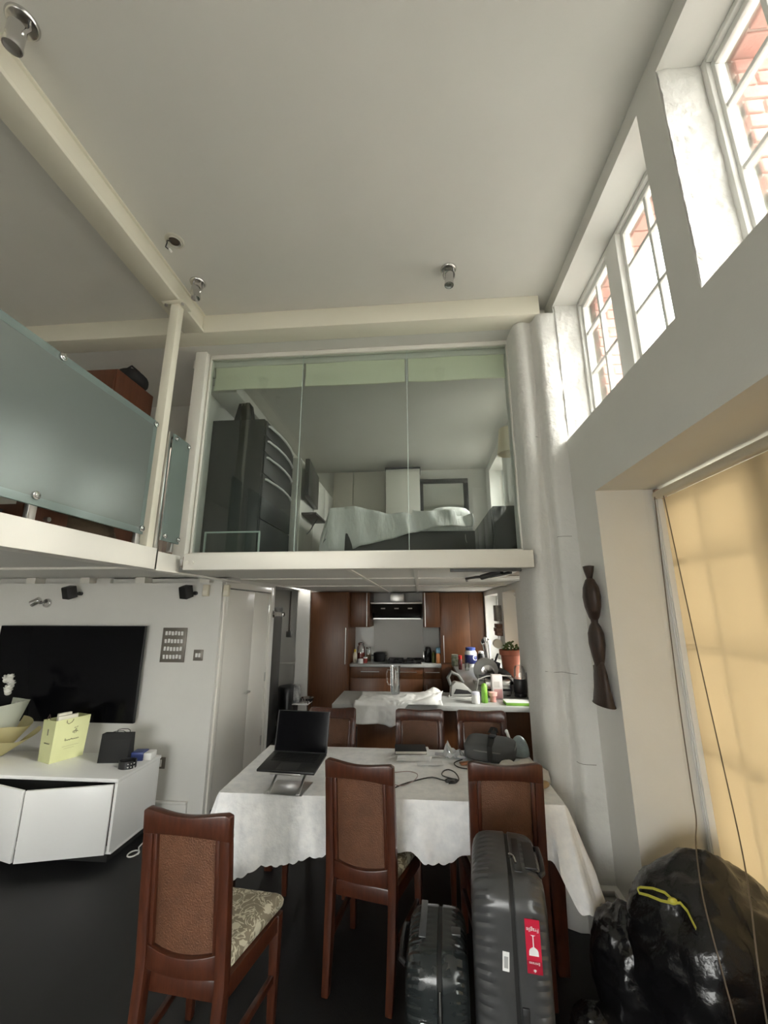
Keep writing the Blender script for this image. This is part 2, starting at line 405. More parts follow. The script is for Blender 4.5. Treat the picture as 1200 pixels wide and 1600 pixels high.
# ceilings and beams
S(MB().box(-4.7, 1.34, -3.3, 2.95, 4.11, 4.3), 'ceiling', ceilpaint, 'high white plaster ceiling of the living room')
S(MB().box(-4.7, 1.06, 2.95, 3.14, 3.945, 4.3).box(-4.7, -1.99, 3.14, 4.1, 3.945, 4.3), 'ceiling_soffit', ceilpaint, 'lower plaster soffit above the glass screen')
S(MB().box(-1.99, 1.34, 3.14, 6.3, 3.86, 4.3), 'ceiling_bedroom', ceilpaint, 'white ceiling of the loft bedroom')
S(MB().box(-4.7, .962, 2.78, 2.95, 3.945, 4.109), 'beam_cross', cream_paint, 'cream painted cross beam under the ceiling', bevel=.004)
mb = MB().box(-1.862, -1.722, -3.2, 2.779, 3.97, 4.109).box(-1.876, -1.706, -3.2, 2.779, 3.945, 3.97).box(-1.876, -1.706, -3.2, 2.779, 4.095, 4.109)
S(mb, 'beam_long', cream_paint, 'cream steel beam running along the ceiling towards the camera', bevel=.003)

# outer shell
S(MB().box(-4.75, -4.6, -3.2, 4.1, 0, 4.11), 'wall_left', paint, 'white wall at the left of the room')
BH = [(-3.0, -1.85, .35, 2.5), (-1.75, -.5, .35, 2.5)]
S(wall_grid(MB(), 'y', -3.4, -3.2, -4.7, 1.34, 0, 4.11, BH), 'wall_back', paint, 'white wall with wide windows behind the camera', smooth=False)
for n, (a, b, c, d) in enumerate(BH):
    r = SE('window_%d' % (12+n), ('wide window behind the camera on the gallery side', 'wide window behind the camera on the window-wall side')[n], (a, -3.34, c))
    f = MB().box(0, .05, 0, .06, 0, d-c).box(b-a-.05, b-a, 0, .06, 0, d-c).box(.05, b-a-.05, 0, .06, 0, .05).box(.05, b-a-.05, 0, .06, d-c-.05, d-c)
    f.build('window_frame', frame_white, r, bevel=.005)
    for k in (1, 2): MB().box((b-a)*k/3-.03, (b-a)*k/3+.03, 0, .06, .05, d-c-.05).build('mullion', frame_white, r, bevel=.005)
    for k in range(3): MB().box((b-a)*k/3+.055, (b-a)*(k+1)/3-.055, .028, .032, .05, d-c-.05).build('pane', glass_clear, r, smooth=False)
    portal(-3.25, a+.05, b-.05, c+.05, d-.05, back=True)
S(MB().box(-4.6, -1.884, 3.86, 3.94, 0, 2.0).box(-4.6, -1.9, 3.98, 4.04, 0, 2.12), 'wall_television', paint, 'white wall carrying the television', smooth=False)
b0 = MB()
for x in (-4.45, -3.945, -3.363, -2.784, -2.12): b0.box(x, x+.1, 3.865, 3.979, 2.001, 2.058)
S(b0, 'trim_2', gloss_white, 'white joist ends above the television wall')
S(MB().box(-4.6, -2.02, 3.835, 3.859, 0, .12).box(-4.6, -2.02, 3.825, 3.859, .12, .14), 'baseboard_left', paint, 'white skirting along the television wall', bevel=.006)
S(wall_grid(MB(), 'x', -2.02, -1.885, 3.941, 5.36, 0, 2.05, [(3.97, 5.17, -1, 1.955)]), 'wall_door', paint, 'white partition holding the double doors', smooth=False)
S(MB().box(-3.2, -1.73, 6.75, 6.85, 0, 2.05).box(-1.93, -1.732, 6.56, 6.75, 0, 2.05), 'wall_alcove', paint, 'white wall of the kitchen alcove')
S(MB().box(-3.25, -3.1, 3.94, 6.85, 0, 2.05), 'wall_kitchen_left', paint, 'white side wall of the kitchen alcove')
S(MB().box(-1.75, 1.34, 7.4, 7.5, 0, 2.05), 'wall_kitchen', paint, 'white wall behind the kitchen units')
S(MB().box(-1.99, -1.9, 3.2, 6.2, 2.13, 3.945), 'wall_bedroom_left', paint, 'white left wall of the loft bedroom')
S(MB().box(-1.99, 1.06, 6.1, 6.2, 2.13, 3.945), 'wall_bedroom', paint, 'white far wall of the loft bedroom')
S(MB().box(-1.9, -1.64, 3.3, 6.1, 3.70, 3.78).box(-1.9, -1.68, 3.3, 6.1, 3.78, 3.86), 'trim_3', paint, 'white stepped cornice in the loft bedroom', bevel=.01)
S(wall_grid(MB(), 'y', 3.95, 4.05, -4.6, -1.99, 2.13, 3.945, [(-2.72, -2.2, 2.0, 3.5)]), 'wall_loft', paint, 'white far wall of the left gallery', smooth=False)
# loft floors
S(MB().box(-1.72, .766, 2.87, 7.4, 2.045, 2.125).box(.766, XR-.002, 3.255, 7.4, 2.045, 2.125), 'floor_loft', mat('loft_floor', (.2, .17, .13), .5), 'floor of the loft bedroom')
pan = SE('ceiling_kitchen', 'white panelled kitchen ceiling under the loft')
xs = [-1.70, -0.50, -0.02, 1.05]; ys = [2.9, 3.85, 5.1, 7.38]
def clipx(x, y0): return min(x, .765) if y0 < 3.25 else x
for i in range(3):
    for j in range(3):
        MB().box(xs[i]+.015, clipx(xs[i+1]-.015, ys[j]), ys[j]+.015, ys[j+1]-.015, 2.034, 2.044).build('panel', ceilpaint, pan, smooth=False)
for x in xs[1:-1]: MB().box(x-.016, x+.016, 2.9, 7.38, 2.024, 2.0435).build('batten', gloss_white, pan)
for y in ys[1:-1]: MB().box(-1.7, 1.05, y-.02, y+.02, 2.026, 2.0435).build('batten', gloss_white, pan)
S(MB().box(-3.1, -1.9, 3.98, 7.4, 2.05, 2.12), 'ceiling_alcove', ceilpaint, 'white ceiling over the kitchen alcove')
mb = MB().prism([(2.80, 2.022), (2.87, 2.022), (2.87, 2.03), (2.812, 2.03), (2.812, 2.127), (2.87, 2.127), (2.87, 2.138), (2.80, 2.138)], 'x', -1.675, .768)
lb = S(mb, 'beam_loft', gloss_white, 'white steel channel beam under the glass screen', bevel=.003)
for x in (-1.645, -1.605): MB().cyl((x, 2.80, 2.075), (x, 2.79, 2.075), .011, n=12).build('bolt', gloss_white, lb)
S(MB().box(-4.6, -1.722, -3.2, 2.51, 2.06, 2.125).box(-4.6, -1.81, 2.51, 3.95, 2.06, 2.125).box(-4.6,-1.99,3.95,4.6,2.06,2.125), 'floor_gallery', mat('gallery_soffit', (.62, .61, .58), .5), 'white underside and floor of the left gallery')
mb = MB().box(-1.722, -1.69, -3.2, 2.53, 2.0, 2.135).box(-1.81, -1.69, 2.51, 2.53, 2.0, 2.135).box(-1.81, -1.722, -3.2, 2.53, 2.0, 2.012)
S(mb, 'beam_gallery', gloss_white, 'white steel edge beam of the left gallery', bevel=.003)
S(MB().box(-1.81, -1.74, 2.531, 2.869, 2.012, 2.13).box(-1.81, -1.72, 2.531, 3.9, 2.0, 2.012), 'beam_link', gloss_white, 'short white channel linking gallery and loft beams', bevel=.003)
S(MB().box(-4.55, -1.83, 1.6, 1.64, 2.045, 2.062).box(-4.55, -1.83, 2.9, 2.94, 2.045, 2.062), 'trim_4', gloss_white, 'white battens below the left gallery')

# corner post and glass screen of the bedroom
S(MB().box(-1.905, -1.805, 3.02, 3.10, 2.13, 3.944), 'trim_5', gloss_white, 'white square corner post of the glass screen', bevel=.004)
gs = SE('window_10', 'tall glass screen closing the loft bedroom', (0, 3.1, 2.14))
MB().box(-1.80, .79, -.02, .03, 1.765, 1.803).build('head_frame', gloss_white, gs, bevel=.003)
MB().box(-1.80, .79, -.02, .03, 0, .045).build('sill_frame', gloss_white, gs, bevel=.003)
MB().box(.762, .792, -.02, .03, .045, 1.765).build('jamb_frame', gloss_white, gs, bevel=.003)
MB().box(-1.80, -1.788, -.02, .03, .045, 1.765).build('jamb_frame', gloss_white, gs, bevel=.003)
cuts = [-1.788, -.963, -.066, .762]
for i in range(3):
    p = MB().box(cuts[i]+.003, cuts[i+1]-.003, -.002, .002, .045, 1.765).build('pane', glass_part, gs, smooth=False)
for c in cuts[1:3]: MB().box(c-.002, c+.002, -.003, .003, .045, 1.765).build('pane_joint', glass_edge, gs)

# double door
for n, (a, b, lab, hy) in enumerate(((3.985, 4.69, 'white flush door leaf nearest the television wall', 4.655), (4.695, 5.155, 'narrow white flush door leaf nearest the kitchen', None))):
    d = SE('door_%d' % (n+1), lab, (-1.93, a, 0.006))
    MB().box(0, .04, 0, b-a, 0, 1.94).build('door_leaf', gloss_white, d, bevel=.003)
    for z in (.25, .95, 1.75):
        yy = -.004 if n == 0 else b-a
        MB().cyl((.046, yy, z-.05), (.046, yy, z+.05), .009, n=8).build('hinge', steel, d)
    if hy:
        h = MB().cyl((.04, hy-a, .87), (.075, hy-a, .87), .012).tube([(.075, hy-a, .87), (.08, hy-a-.02, .872), (.08, hy-a-.12, .875)], .008)
        h.build('lever_handle', steel, d)
S(MB().box(-1.884, -1.866, 3.9, 3.97, 0, 2.02).box(-1.884, -1.866, 5.17, 5.24, 0, 2.02).box(-1.884, -1.866, 3.97, 5.17, 1.957, 2.02)
  .box(-2.02, -1.886, 3.9705, 3.983, 0, 1.955).box(-2.02, -1.886, 5.157, 5.1695, 0, 1.955), 'trim_6', gloss_white, 'white architrave around the double doors', bevel=.003)

for n, (a, b) in enumerate(((4.72, 5.40),)):
    t = T('kitchen_blind', 'cream roller blind in the kitchen window behind the plant', 'blind', (1.225, a, 0))
    MB().box(-.001, .001, 0, b-a, 1.28 if n == 0 else 1.1, 1.92).build('blind_fabric', blind_m, t)
    MB().cyl((-.01, 0, 1.93), (-.01, b-a, 1.93), .02).build('roller', white_plastic, t)

# rough painted plaster on the far reveals of the upper niches
for n, (ya, x0) in enumerate(((2.779, 1.07), (1.369, 1.06), (-.101, 1.06))):
    def rev(u, v, ya=ya, x0=x0):
        x = x0+(1.236-x0)*u; z = 2.901+1.098*v
        a = .006*noise.noise(Vector((x*9, ya, z*9)))+.0035*noise.noise(Vector((x*30, ya, z*24)))+.002*noise.noise(Vector((x*60, ya, z*55)))
        return (x, ya-.004-max(-.004, a), z)
    S(MB().surf(rev, 26, 130), 'trim_%d' % (8+n), rough_paint, ('rough painted reveal of the niche beside the column', 'rough painted reveal of the nearest niche', 'rough painted reveal of the niche behind the camera')[n], ang=180)

# ================================================================== FURNITURE AND LARGE THINGS
# --- closing pieces behind cabinets and the gallery door
S(MB().box(-1.80, -1.73, 6.86, 7.5, 0, 2.05), 'wall_alcove_return', paint, 'short white return wall beside the tall cabinet')
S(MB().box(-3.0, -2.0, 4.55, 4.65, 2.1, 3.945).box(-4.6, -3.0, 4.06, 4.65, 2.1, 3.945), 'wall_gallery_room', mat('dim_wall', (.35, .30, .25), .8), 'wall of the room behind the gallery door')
dg = SE('door_3', 'brown wooden door standing open behind the gallery', (-2.2, 4.0, 2.13))
MB(Matrix.Rotation(math.radians(-60), 4, 'Z')).box(-.5, 0, -.02, .02, .0, 1.34).build('door_leaf', loft_wood, dg, bevel=.003)
MB().box(-.56, -.52, -.07, .06, 0, 1.4).box(0, .04, -.07, .06, 0, 1.4).box(-.56, .04, -.07, .06, 1.37, 1.41).build('door_frame', cream_paint, dg, bevel=.003)

# --- dining chairs
cane_m = mat('woven_cane', (0.085, 0.035, 0.017), 0.45, col2=(0.15, 0.062, 0.030), vscale=7, bump=0.9, bscale=170, bdist=0.004)
def floral():
    m = mat('floral_cushion', (0.30, 0.26, 0.19), 0.8, bump=0.2, bscale=200, bdist=.002)
    nt = m.node_tree; N = nt.nodes; L = nt.links
    tc = N['Texture Coordinate']; mp = N.new('ShaderNodeMapping'); mp.inputs['Scale'].default_value = (9, 9, 9)
    L.new(tc.outputs['Object'], mp.inputs[0])
    v = N.new('ShaderNodeTexVoronoi'); v.feature = 'F1'; v.inputs['Scale'].default_value = 1.3; v.inputs['Randomness'].default_value = .8
    n = N.new('ShaderNodeTexNoise'); n.inputs['Scale'].default_value = 1.6; n.inputs['Distortion'].default_value = 2.2
    L.new(mp.outputs[0], n.inputs[0]); L.new(mp.outputs[0], v.inputs[0])
    a = N.new('ShaderNodeMath'); a.operation = 'SUBTRACT'; a.inputs[1].default_value = .5; L.new(n.outputs['Fac'], a.inputs[0])
    ab = N.new('ShaderNodeMath'); ab.operation = 'ABSOLUTE'; L.new(a.outputs[0], ab.inputs[0])
    r1 = N.new('ShaderNodeMath'); r1.operation = 'LESS_THAN'; r1.inputs[1].default_value = .035; L.new(ab.outputs[0], r1.inputs[0])
    r2 = N.new('ShaderNodeMath'); r2.operation = 'LESS_THAN'; r2.inputs[1].default_value = .24; L.new(v.outputs['Distance'], r2.inputs[0])
    mx = N.new('ShaderNodeMath'); mx.operation = 'MAXIMUM'; L.new(r1.outputs[0], mx.inputs[0]); L.new(r2.outputs[0], mx.inputs[1])
    c = N.new('ShaderNodeMixRGB'); c.inputs[1].default_value = (.27, .235, .17, 1); c.inputs[2].default_value = (.62, .58, .45, 1)
    L.new(mx.outputs[0], c.inputs[0]); L.new(c.outputs[0], N['Principled BSDF'].inputs['Base Color'])
    return m
floral_m = floral()
def rectpath(mb, pts):   # pts: (x,y,z,wx,wy)
    return mb.ring([[(x-a/2, y-b/2, z), (x+a/2, y-b/2, z), (x+a/2, y+b/2, z), (x-a/2, y+b/2, z)] for x, y, z, a, b in pts])
def backy(z): return -.20-.055*max(0, (z-.45)/.55)**1.1
def make_chair(label, group):
    t = T('dining_chair', label, 'chair', group=group)
    for s in (-1, 1):
        rectpath(MB(), [(s*.155, -.245, 0, .034, .036), (s*.160, -.215, .2, .040, .046), (s*.162, backy(.45), .45, .042, .046), (s*.163, backy(.7), .7, .042, .038),
                        (s*.163, backy(.88), .88, .042, .034), (s*.163, backy(.93), .93, .040, .030)]).build('rear_leg', chair_wood, t, bevel=.005)
        rectpath(MB(), [(s*.19, .185, 0, .030, .030), (s*.192, .187, .25, .040, .040), (s*.192, .187, .43, .044, .044)]).build('front_leg', chair_wood, t, bevel=.005)
        m = MB(); m.ring([[(s*.16-.011, -.2, z0), (s*.16+.011, -.2, z0), (s*.16+.011, -.2, z0+.03), (s*.16-.011, -.2, z0+.03)] if k == 0 else
                          [(s*.19-.011, .17, z0), (s*.19+.011, .17, z0), (s*.19+.011, .17, z0+.03), (s*.19-.011, .17, z0+.03)] for k, z0 in ((0, .185), (1, .185))])
        m.build('stretcher', chair_wood, t, bevel=.004)
    # crest rail: curved in plan, arched under-edge
    def rail(z0f, z1f, th, bow, hw=.1425):
        m = MB(); rs = []
        for k in range(21):
            u = -1+2*k/20; x = u*hw; bw = bow*(1-u*u)
            za, zb = z0f(u), z1f(u)
            ya, yb = backy(za)-bw, backy(zb)-bw
            rs.append([(x, ya-th/2, za), (x, ya+th/2, za), (x, yb+th/2, zb), (x, yb-th/2, zb)])
        return m.ring(rs)
    rail(lambda u: .905+.018*(1-u*u), lambda u: 1.0-.012*math.cos(u*PI/2)**2-(.010 if abs(u) > .99 else 0), .036, .022, .184).build('crest_rail', chair_wood, t, bevel=.006)
    rail(lambda u: .455, lambda u: .535-.016*(1-u*u), .030, .018).build('back_rail', chair_wood, t, bevel=.005)
    for s in (-1, 1):
        rectpath(MB(), [(s*.132, backy(.52)-.002, .525, .018, .022), (s*.132, backy(.72)-.002, .72, .018, .022), (s*.132, backy(.91)-.002, .912, .018, .022)]).build('panel_moulding', chair_wood, t, bevel=.004)
    m = MB()
    m.surf(lambda u, v: ((u-.5)*.262, backy(.50+v*.425)-.016*(1-(2*u-1)**2)+.004, .515+v*.405), 12, 12)
    m.build('cane_panel', cane_m, t, thick=.008)
    pl = [(-.165, -.185), (.165, -.185), (.212, .205), (-.212, .205)]
    MB().prism(pl, 'z', .365, .432).build('seat_frame', chair_wood, t, bevel=.006)
    m = MB(); rs = []
    for z, g in ((.433, .0), (.445, .006), (.465, .008), (.485, .0), (.497, -.02), (.502, -.06)):
        pts = [(-.145, -.172), (.145, -.172), (.205+0, .215), (-.205, .215)]
        rs.append([(x+(g if x > 0 else -g), y+(g if y > 0 else -g), z) for x, y in pts])
    m.ring(rs).build('seat_cushion', floral_m, t, bevel=.012, seg=3)
    return t
G = 'dining chairs around the table'
c0 = make_chair('mahogany cane-back dining chair pulled out beside the white cabinet, floral seat showing', G)
c0.location = (-.872, 1.985, 0); c0.rotation_euler = (0, 0, math.radians(-6))
dup(c0, (-.262, 2.548, 0), math.radians(-13), 'mahogany cane-back dining chair at the near table side, between laptop and suitcases')
dup(c0, (.414, 2.605, 0), 0.0, 'mahogany cane-back dining chair directly behind the large suitcase')
dup(c0, (-.69, 3.185, 0), PI, 'mahogany dining chair across the table, half hidden behind the laptop')
dup(c0, (-.013, 3.183, 0), PI, 'mahogany dining chair across the table, behind the black notebook')
dup(c0, (.452, 3.18, 0), PI, 'dark mahogany dining chair across the table, behind the grey sling bag')

# --- dining table and cloth
tb = T('dining_table', 'dark wooden dining table hidden under the white damask cloth', 'table', (-.197, 2.905, 0))
HX, HY = .933, .405
MB().box(-HX, HX, -HY, HY, .72, .752).build('tabletop', chair_wood, tb, bevel=.005)
MB().box(-HX+.09, HX-.09, -HY+.05, HY-.05, .65, .72).build('apron', chair_wood, tb, bevel=.004)
for sx in (-1, 1):
    for sy in (-1, 1):
        rectpath(MB(), [(sx*(HX-.06), sy*(HY-.06), 0, .055, .055), (sx*(HX-.06), sy*(HY-.06), .66, .085, .085), (sx*(HX-.06), sy*(HY-.06), .72, .085, .085)]).build('leg', chair_wood, tb, bevel=.006)
damask = mat('white_damask', (0.83, 0.84, 0.86), 0.6, col2=(0.95, 0.95, 0.955), vscale=20, bump=0.7, bscale=11, bdist=.02, detail=3)
def cloth():
    cx, cy = -.197, 2.905; hx, hy = HX+.004, HY+.004; m = MB(); per = []
    def side(p, q, n): return [((p[0]+(q[0]-p[0])*k/n), (p[1]+(q[1]-p[1])*k/n)) for k in range(n)]
    r = .012
    def corner(x, y, a0, n=22): return [((x+r*math.cos(a0+PI/2*k/n), y+r*math.sin(a0+PI/2*k/n)), (math.cos(a0+PI/2*k/n), math.sin(a0+PI/2*k/n)), 1-abs(2*k/n-1)) for k in range(n+1)]
    seq = []
    seq += [((x, y-r), (0, -1), 0.0) for x, y in side((-hx+r, -hy+r), (hx-r, -hy+r), 170)]
    seq += corner(hx-r, -hy+r, -PI/2)
    seq += [((x+r, y), (1, 0), 0.0) for x, y in side((hx-r, -hy+r), (hx-r, hy-r), 70)]
    seq += corner(hx-r, hy-r, 0)
    seq += [((x, y+r), (0, 1), 0.0) for x, y in side((hx-r, hy-r), (-hx+r, hy-r), 170)]
    seq += corner(-hx+r, hy-r, PI/2)
    seq += [((x-r, y), (-1, 0), 0.0) for x, y in side((-hx+r, hy-r), (-hx+r, -hy+r), 70)]
    seq += corner(-hx+r, -hy+r, PI)
    n = len(seq); nv = 18; ztop = .758; s = 0; S_ = []
    for k in range(n):
        S_.append(s); a = seq[k][0]; b = seq[(k+1) % n][0]; s += math.hypot(a[0]-b[0], a[1]-b[1])+(.012 if seq[k][2] > 0 else 0)
    rows = []
    for j in range(nv+1):
        t = j/nv; row = []
        for k in range(n):
            (x, y), (nx, ny), c = seq[k]
            wx = x+cx; wy = y+cy
            dc = min(math.hypot(abs(x)-hx, abs(y)-hy)/.28, 1); cf = (1-dc)**1.3
            drop = .275+.115*cf+.011*abs(math.sin(S_[k]*PI/.052))
            def lim(a_, b_):
                q_ = max(0, min(1, (wx-a_)/.09))*max(0, min(1, (b_-wx)/.09)); return q_*q_*(3-2*q_)
            if ny < -.5:
                for a_, b_ in ((-.56, .02), (.11, .72)): drop += (min(drop, .235)-drop)*lim(a_, b_)
            if ny > .5: drop = min(drop, .245)
            if ny < -.5: drop += .05*max(0, min(1, (-.62-wx)/.15))
            fold = math.sin(S_[k]*34+3*noise.noise(Vector((S_[k]*3, 0, 0))))*.024*(.6+noise.noise(Vector((S_[k]*2, 5, 0))))+noise.noise(Vector((S_[k]*9, t*1.5, 3)))*.018+noise.noise(Vector((S_[k]*24, t*3.5, 9)))*.008
            cone = math.cos(cf*PI*3)*0
            out = (.004 if j else 0)+.018*t+max(-.010*t, fold*t**.8)+((.11 if y < 0 else .0)*cf*t if nx > 0 or ny < 0 else .05*cf*t)
            if ny < -.5 and (-.5 < wx < -.04 or .17 < wx < .66): out = min(out, .03)
            if nx > .5 and wy > 2.74: out = min(out, .014)
            z = ztop-drop*t
            row.append((wx+nx*out, wy+ny*out, z))
        rows.append(row)
    m.ring(rows, cap=False)
    # top surface (slightly wrinkled)
    nx_, ny_ = 70, 32
    m.surf(lambda u, v: (cx-hx+2*hx*u, cy-hy+2*hy*v, ztop+.002*noise.noise(Vector((u*14, v*7, 0)))+.0015*noise.noise(Vector((u*30, v*16, 2)))), nx_, ny_)
    return m
tag(cloth().build('tablecloth', damask, thick=0.0, ang=70), 'white damask tablecloth with scalloped hem over the dining table', 'tablecloth')

# --- television cabinet
cb = T('television_cabinet', 'white lacquered low cabinet with two doors ajar under the television', 'cabinet', (-2.2, 3.17, 0))
m = MB(); m.box(-2.0, 0, .02, .50, .07, .09).box(-2.0, -.0, .48, .50, .09, .525).box(-.022, 0, .0, .48, .09, .525).box(-2.0, -1.98, .02, .48, .09, .525).box(-1.12, -1.1, .03, .48, .09, .525)
m.build('carcass', white_unit, cb, bevel=.002)
MB().box(-2.01, .006, -.006, .505, .527, .552).build('cabinet_top', white_unit, cb, bevel=.003)
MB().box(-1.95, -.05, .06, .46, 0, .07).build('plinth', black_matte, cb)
MB().box(-1.09, -.03, .06, .475, .1, .5).build('interior_shade', black_matte, cb)  # black block: shade inside the open cabinet put into the colour
for hx_, sgn, ang in ((-.024, -1, 15.5), (-1.10, 1, -15.5)):
    dm = Matrix.Translation((hx_, -.004, 0)) @ Matrix.Rotation(math.radians(ang), 4, 'Z')
    MB(dm).box(min(0, sgn*.552), max(0, sgn*.552), -.020, 0, .085, .52).build('cabinet_door', white_unit, cb, bevel=.003)

# --- television
tv = T('television', 'large black flat television mounted on the white wall', 'television', (-3.302, 3.855, 1.175))
MB().box(-.735, .735, -.062, -.03, -.42, .422).build('casing', black_plastic, tv, bevel=.004)
MB().box(-.731, .731, -.0635, -.0615, -.414, .418).build('screen', screen_m, tv, smooth=False)
MB().box(-.3, .3, -.03, -.002, -.2, .2).build('wall_mount', darksteel, tv)

# --- suitcases
caseL = mat('grey_hard_shell', (0.052, 0.053, 0.055), 0.30, var=0.1, vscale=20, coat=0.25)
caseS = mat('dark_green_grey_shell', (0.016, 0.020, 0.021), 0.24, var=0.1, vscale=20, coat=0.3)
def suitcase(name, label, loc, rz, W, D, H, split, shellmat, nrib, wheelz=.045):
    t = T(name, label, 'suitcase', loc, rz, 'hard shell suitcases')
    def profile(grow, rr):
        pts = []; n = 14; hy = D/2+grow; z0 = wheelz-grow; z1 = H+grow
        def seg(a, b, k): return [(a[0]+(b[0]-a[0])*i/k, a[1]+(b[1]-a[1])*i/k) for i in range(k)]
        def arc(cy_, cz_, a0): return [(cy_+rr*math.cos(a0+PI/2*i/n), cz_+rr*math.sin(a0+PI/2*i/n)) for i in range(n)]
        pts += seg((-hy+rr, z0), (hy-rr, z0), 40)+arc(hy-rr, z0+rr, -PI/2)+seg((hy, z0+rr), (hy, z1-rr), 60)+arc(hy-rr, z1-rr, 0)
        pts += seg((hy-rr, z1), (-hy+rr, z1), 40)+arc(-hy+rr, z1-rr, PI/2)+seg((-hy, z1-rr), (-hy, z0+rr), 60)+arc(-hy+rr, z0+rr, PI)
        return pts
    base = profile(0, .085); c = (0, (H+wheelz)/2)
    L_ = [0]; 
    for i in range(1, len(base)): L_.append(L_[-1]+math.hypot(base[i][0]-base[i-1][0], base[i][1]-base[i-1][1]))
    for side, x0, x1 in ((-1, split-.007, -W/2), (1, split+.007, W/2)):
        m = MB(); rs = []
        for q, inset in ((0, .002), (.03, 0), (.35, .001), (.5, .002), (.62, .004), (.75, .009), (.86, .018), (.94, .032), (.985, .052), (1, .075)):
            x = x0+(x1-x0)*q; row = []
            for (y, z), l in zip(base, L_):
                a = math.atan2(z-c[1], y)
                dy, dz = y, z-c[1]
                rib = 0
                if q > .45: rib = .0055*max(0, min(1, (q-.45)*7))*max(0, min(1, (math.sin(l*nrib)-.0)*2))*(0.25 if q > .95 else 1)
                k1 = 1-(inset+rib)/(D/2); k2 = 1-(inset+rib)/((H-wheelz)/2)
                row.append((x, dy*k1, c[1]+dz*k2))
            rs.append(row)
        sh = m.ring(rs).build('shell', shellmat, t, ang=28)
    # zip band
    m = MB()
    m.ring([[(x, y*(1-.006/D*2), c[1]+(z-c[1])*(1-.006/H*2)) for y, z in base] for x in (split-.0075, split+.0075)]).build('zip_band', black_matte, t)
    for sx in (-1, 1):
        for sy in (-1, 1):
            MB().cyl((sx*W*.3-.018, sy*D*.36, .026), (sx*W*.3+.018, sy*D*.36, .026), .026).box(sx*W*.3-.02, sx*W*.3+.02, sy*D*.36-.02, sy*D*.36+.02, .035, wheelz+.01).build('wheel', black_plastic, t)
    return t
bigc = suitcase('suitcase', 'large grey ribbed hard-shell suitcase with a red fragile sticker', (.318, 1.93, 0), math.radians(-8), .262, .44, .815, .012, caseL, 2*PI/.034)
MB().box(.070, .113, -.10, .08, .812, .818).tube([(.118, .08, .795), (.132, .07, .802), (.135, -.01, .805), (.132, -.09, .802), (.118, -.1, .795)], .010).build('carry_handle', black_plastic, bigc, bevel=.002)
MB().cyl((.02, -.04, .815), (.02, -.04, .827), .007).tube([(.02, -.04, .825), (.032, -.06, .83), (.038, -.085, .821)], .004).build('zip_pull', chrome, bigc)
MB().box(.03, .058, -.13, .1, .8135, .818).build('lock_panel', black_plastic, bigc, bevel=.002)
st_red = mat('sticker_red', (0.55, 0.012, 0.045), 0.35); st_dark = mat('sticker_dark_red', (0.36, 0.008, 0.03), 0.35); st_white = mat('sticker_white', (.8, .8, .8), .4)
st = MB().box(-.024, .024, -.0006, .0006, -.075, .075).build('fragile_sticker', st_red, bigc); st.location = (.072, -.2206, .655)
st['label'] = 'red sticker with an upside-down wine glass'
MB().box(-.0242, .0242, -.0010, .0004, -.0755, -.040).build('sticker_band', st_dark, st)
text('Fragile', .017, st_white, st, (0, -.0012, .046), (PI/2, PI, 0), sx=.9)
text('Emirates', .011, st_white, st, (0, -.0015, -.046), (PI/2, PI, 0), sx=.9)
pg = [(-.0155, -.026), (.0155, -.026), (.0148, -.014), (.012, -.008), (.006, -.004), (.0017, -.002), (.0014, .028), (.008, .031), (-.008, .031), (-.0014, .028), (-.0017, -.002), (-.006, -.004), (-.012, -.008), (-.0148, -.014)]
MB().prism(pg, 'y', -.0014, -.0004).build('wine_glass_print', st_white, st, smooth=False)
em = MB()
for k, (a, r) in enumerate(((-.5, .007), (0, .009), (.5, .007), (1.0, .005), (-1.0, .005))):
    em.prism([(r*.25*math.cos(a+PI/2), -.062), (math.sin(a)*r+.0018, -.062-math.cos(a)*r*.9), (math.sin(a)*r-.0018, -.062-math.cos(a)*r)], 'y', -.0016, -.0006)
em.build('emblem_print', st_white, st, smooth=False)
lb_ = MB().box(-.011, .011, -.0006, .0006, -.027, .027).build('white_label', st_white, bigc); lb_.location = (-.02, -.2206, .60); lb_.rotation_euler = (0, .06, 0)
MB().box(-.006, .007, -.001, 0, -.018, .014).build('barcode_print', mat('print_grey', (.35, .35, .35), .6), lb_)
for x, z in ((.035, .44), (-.012, .36)):
    MB().box(x-.012, x+.012, -.226, -.214, z-.045, z+.045).build('side_lock', black_plastic, bigc, bevel=.003)
smc = suitcase('suitcase', 'small dark green-grey cabin suitcase left of the large one', (.045, 1.905, 0), math.radians(-4), .225, .36, .572, .012, caseS, 2*PI/.03)
MB().tube([(-.112, .10, .50), (-.13, .09, .506), (-.134, 0, .51), (-.13, -.08, .506), (-.112, -.09, .50)], .010).build('side_handle', black_plastic, smc)
MB().box(-.066, -.04, -.07, .13, .570, .575).build('top_handle', mat('case_grey', (.07, .075, .08), .3), smc, bevel=.004)
MB().box(.055, .088, -.04, 0, .565, .574).build('badge', darksteel, smc, bevel=.002)
MB().cyl((.012, -.183, .50), (.012, -.19, .44), .004).tube([(.012, -.19, .44), (.014, -.191, .38)], .003).build('zip_pull', chrome, smc)
for x in (-.045, .055): MB().box(x-.011, x+.011, -.186, -.176, .36, .41).box(x-.006, x+.006, -.190, -.184, .35, .37).build('latch', chrome, smc, bevel=.002)

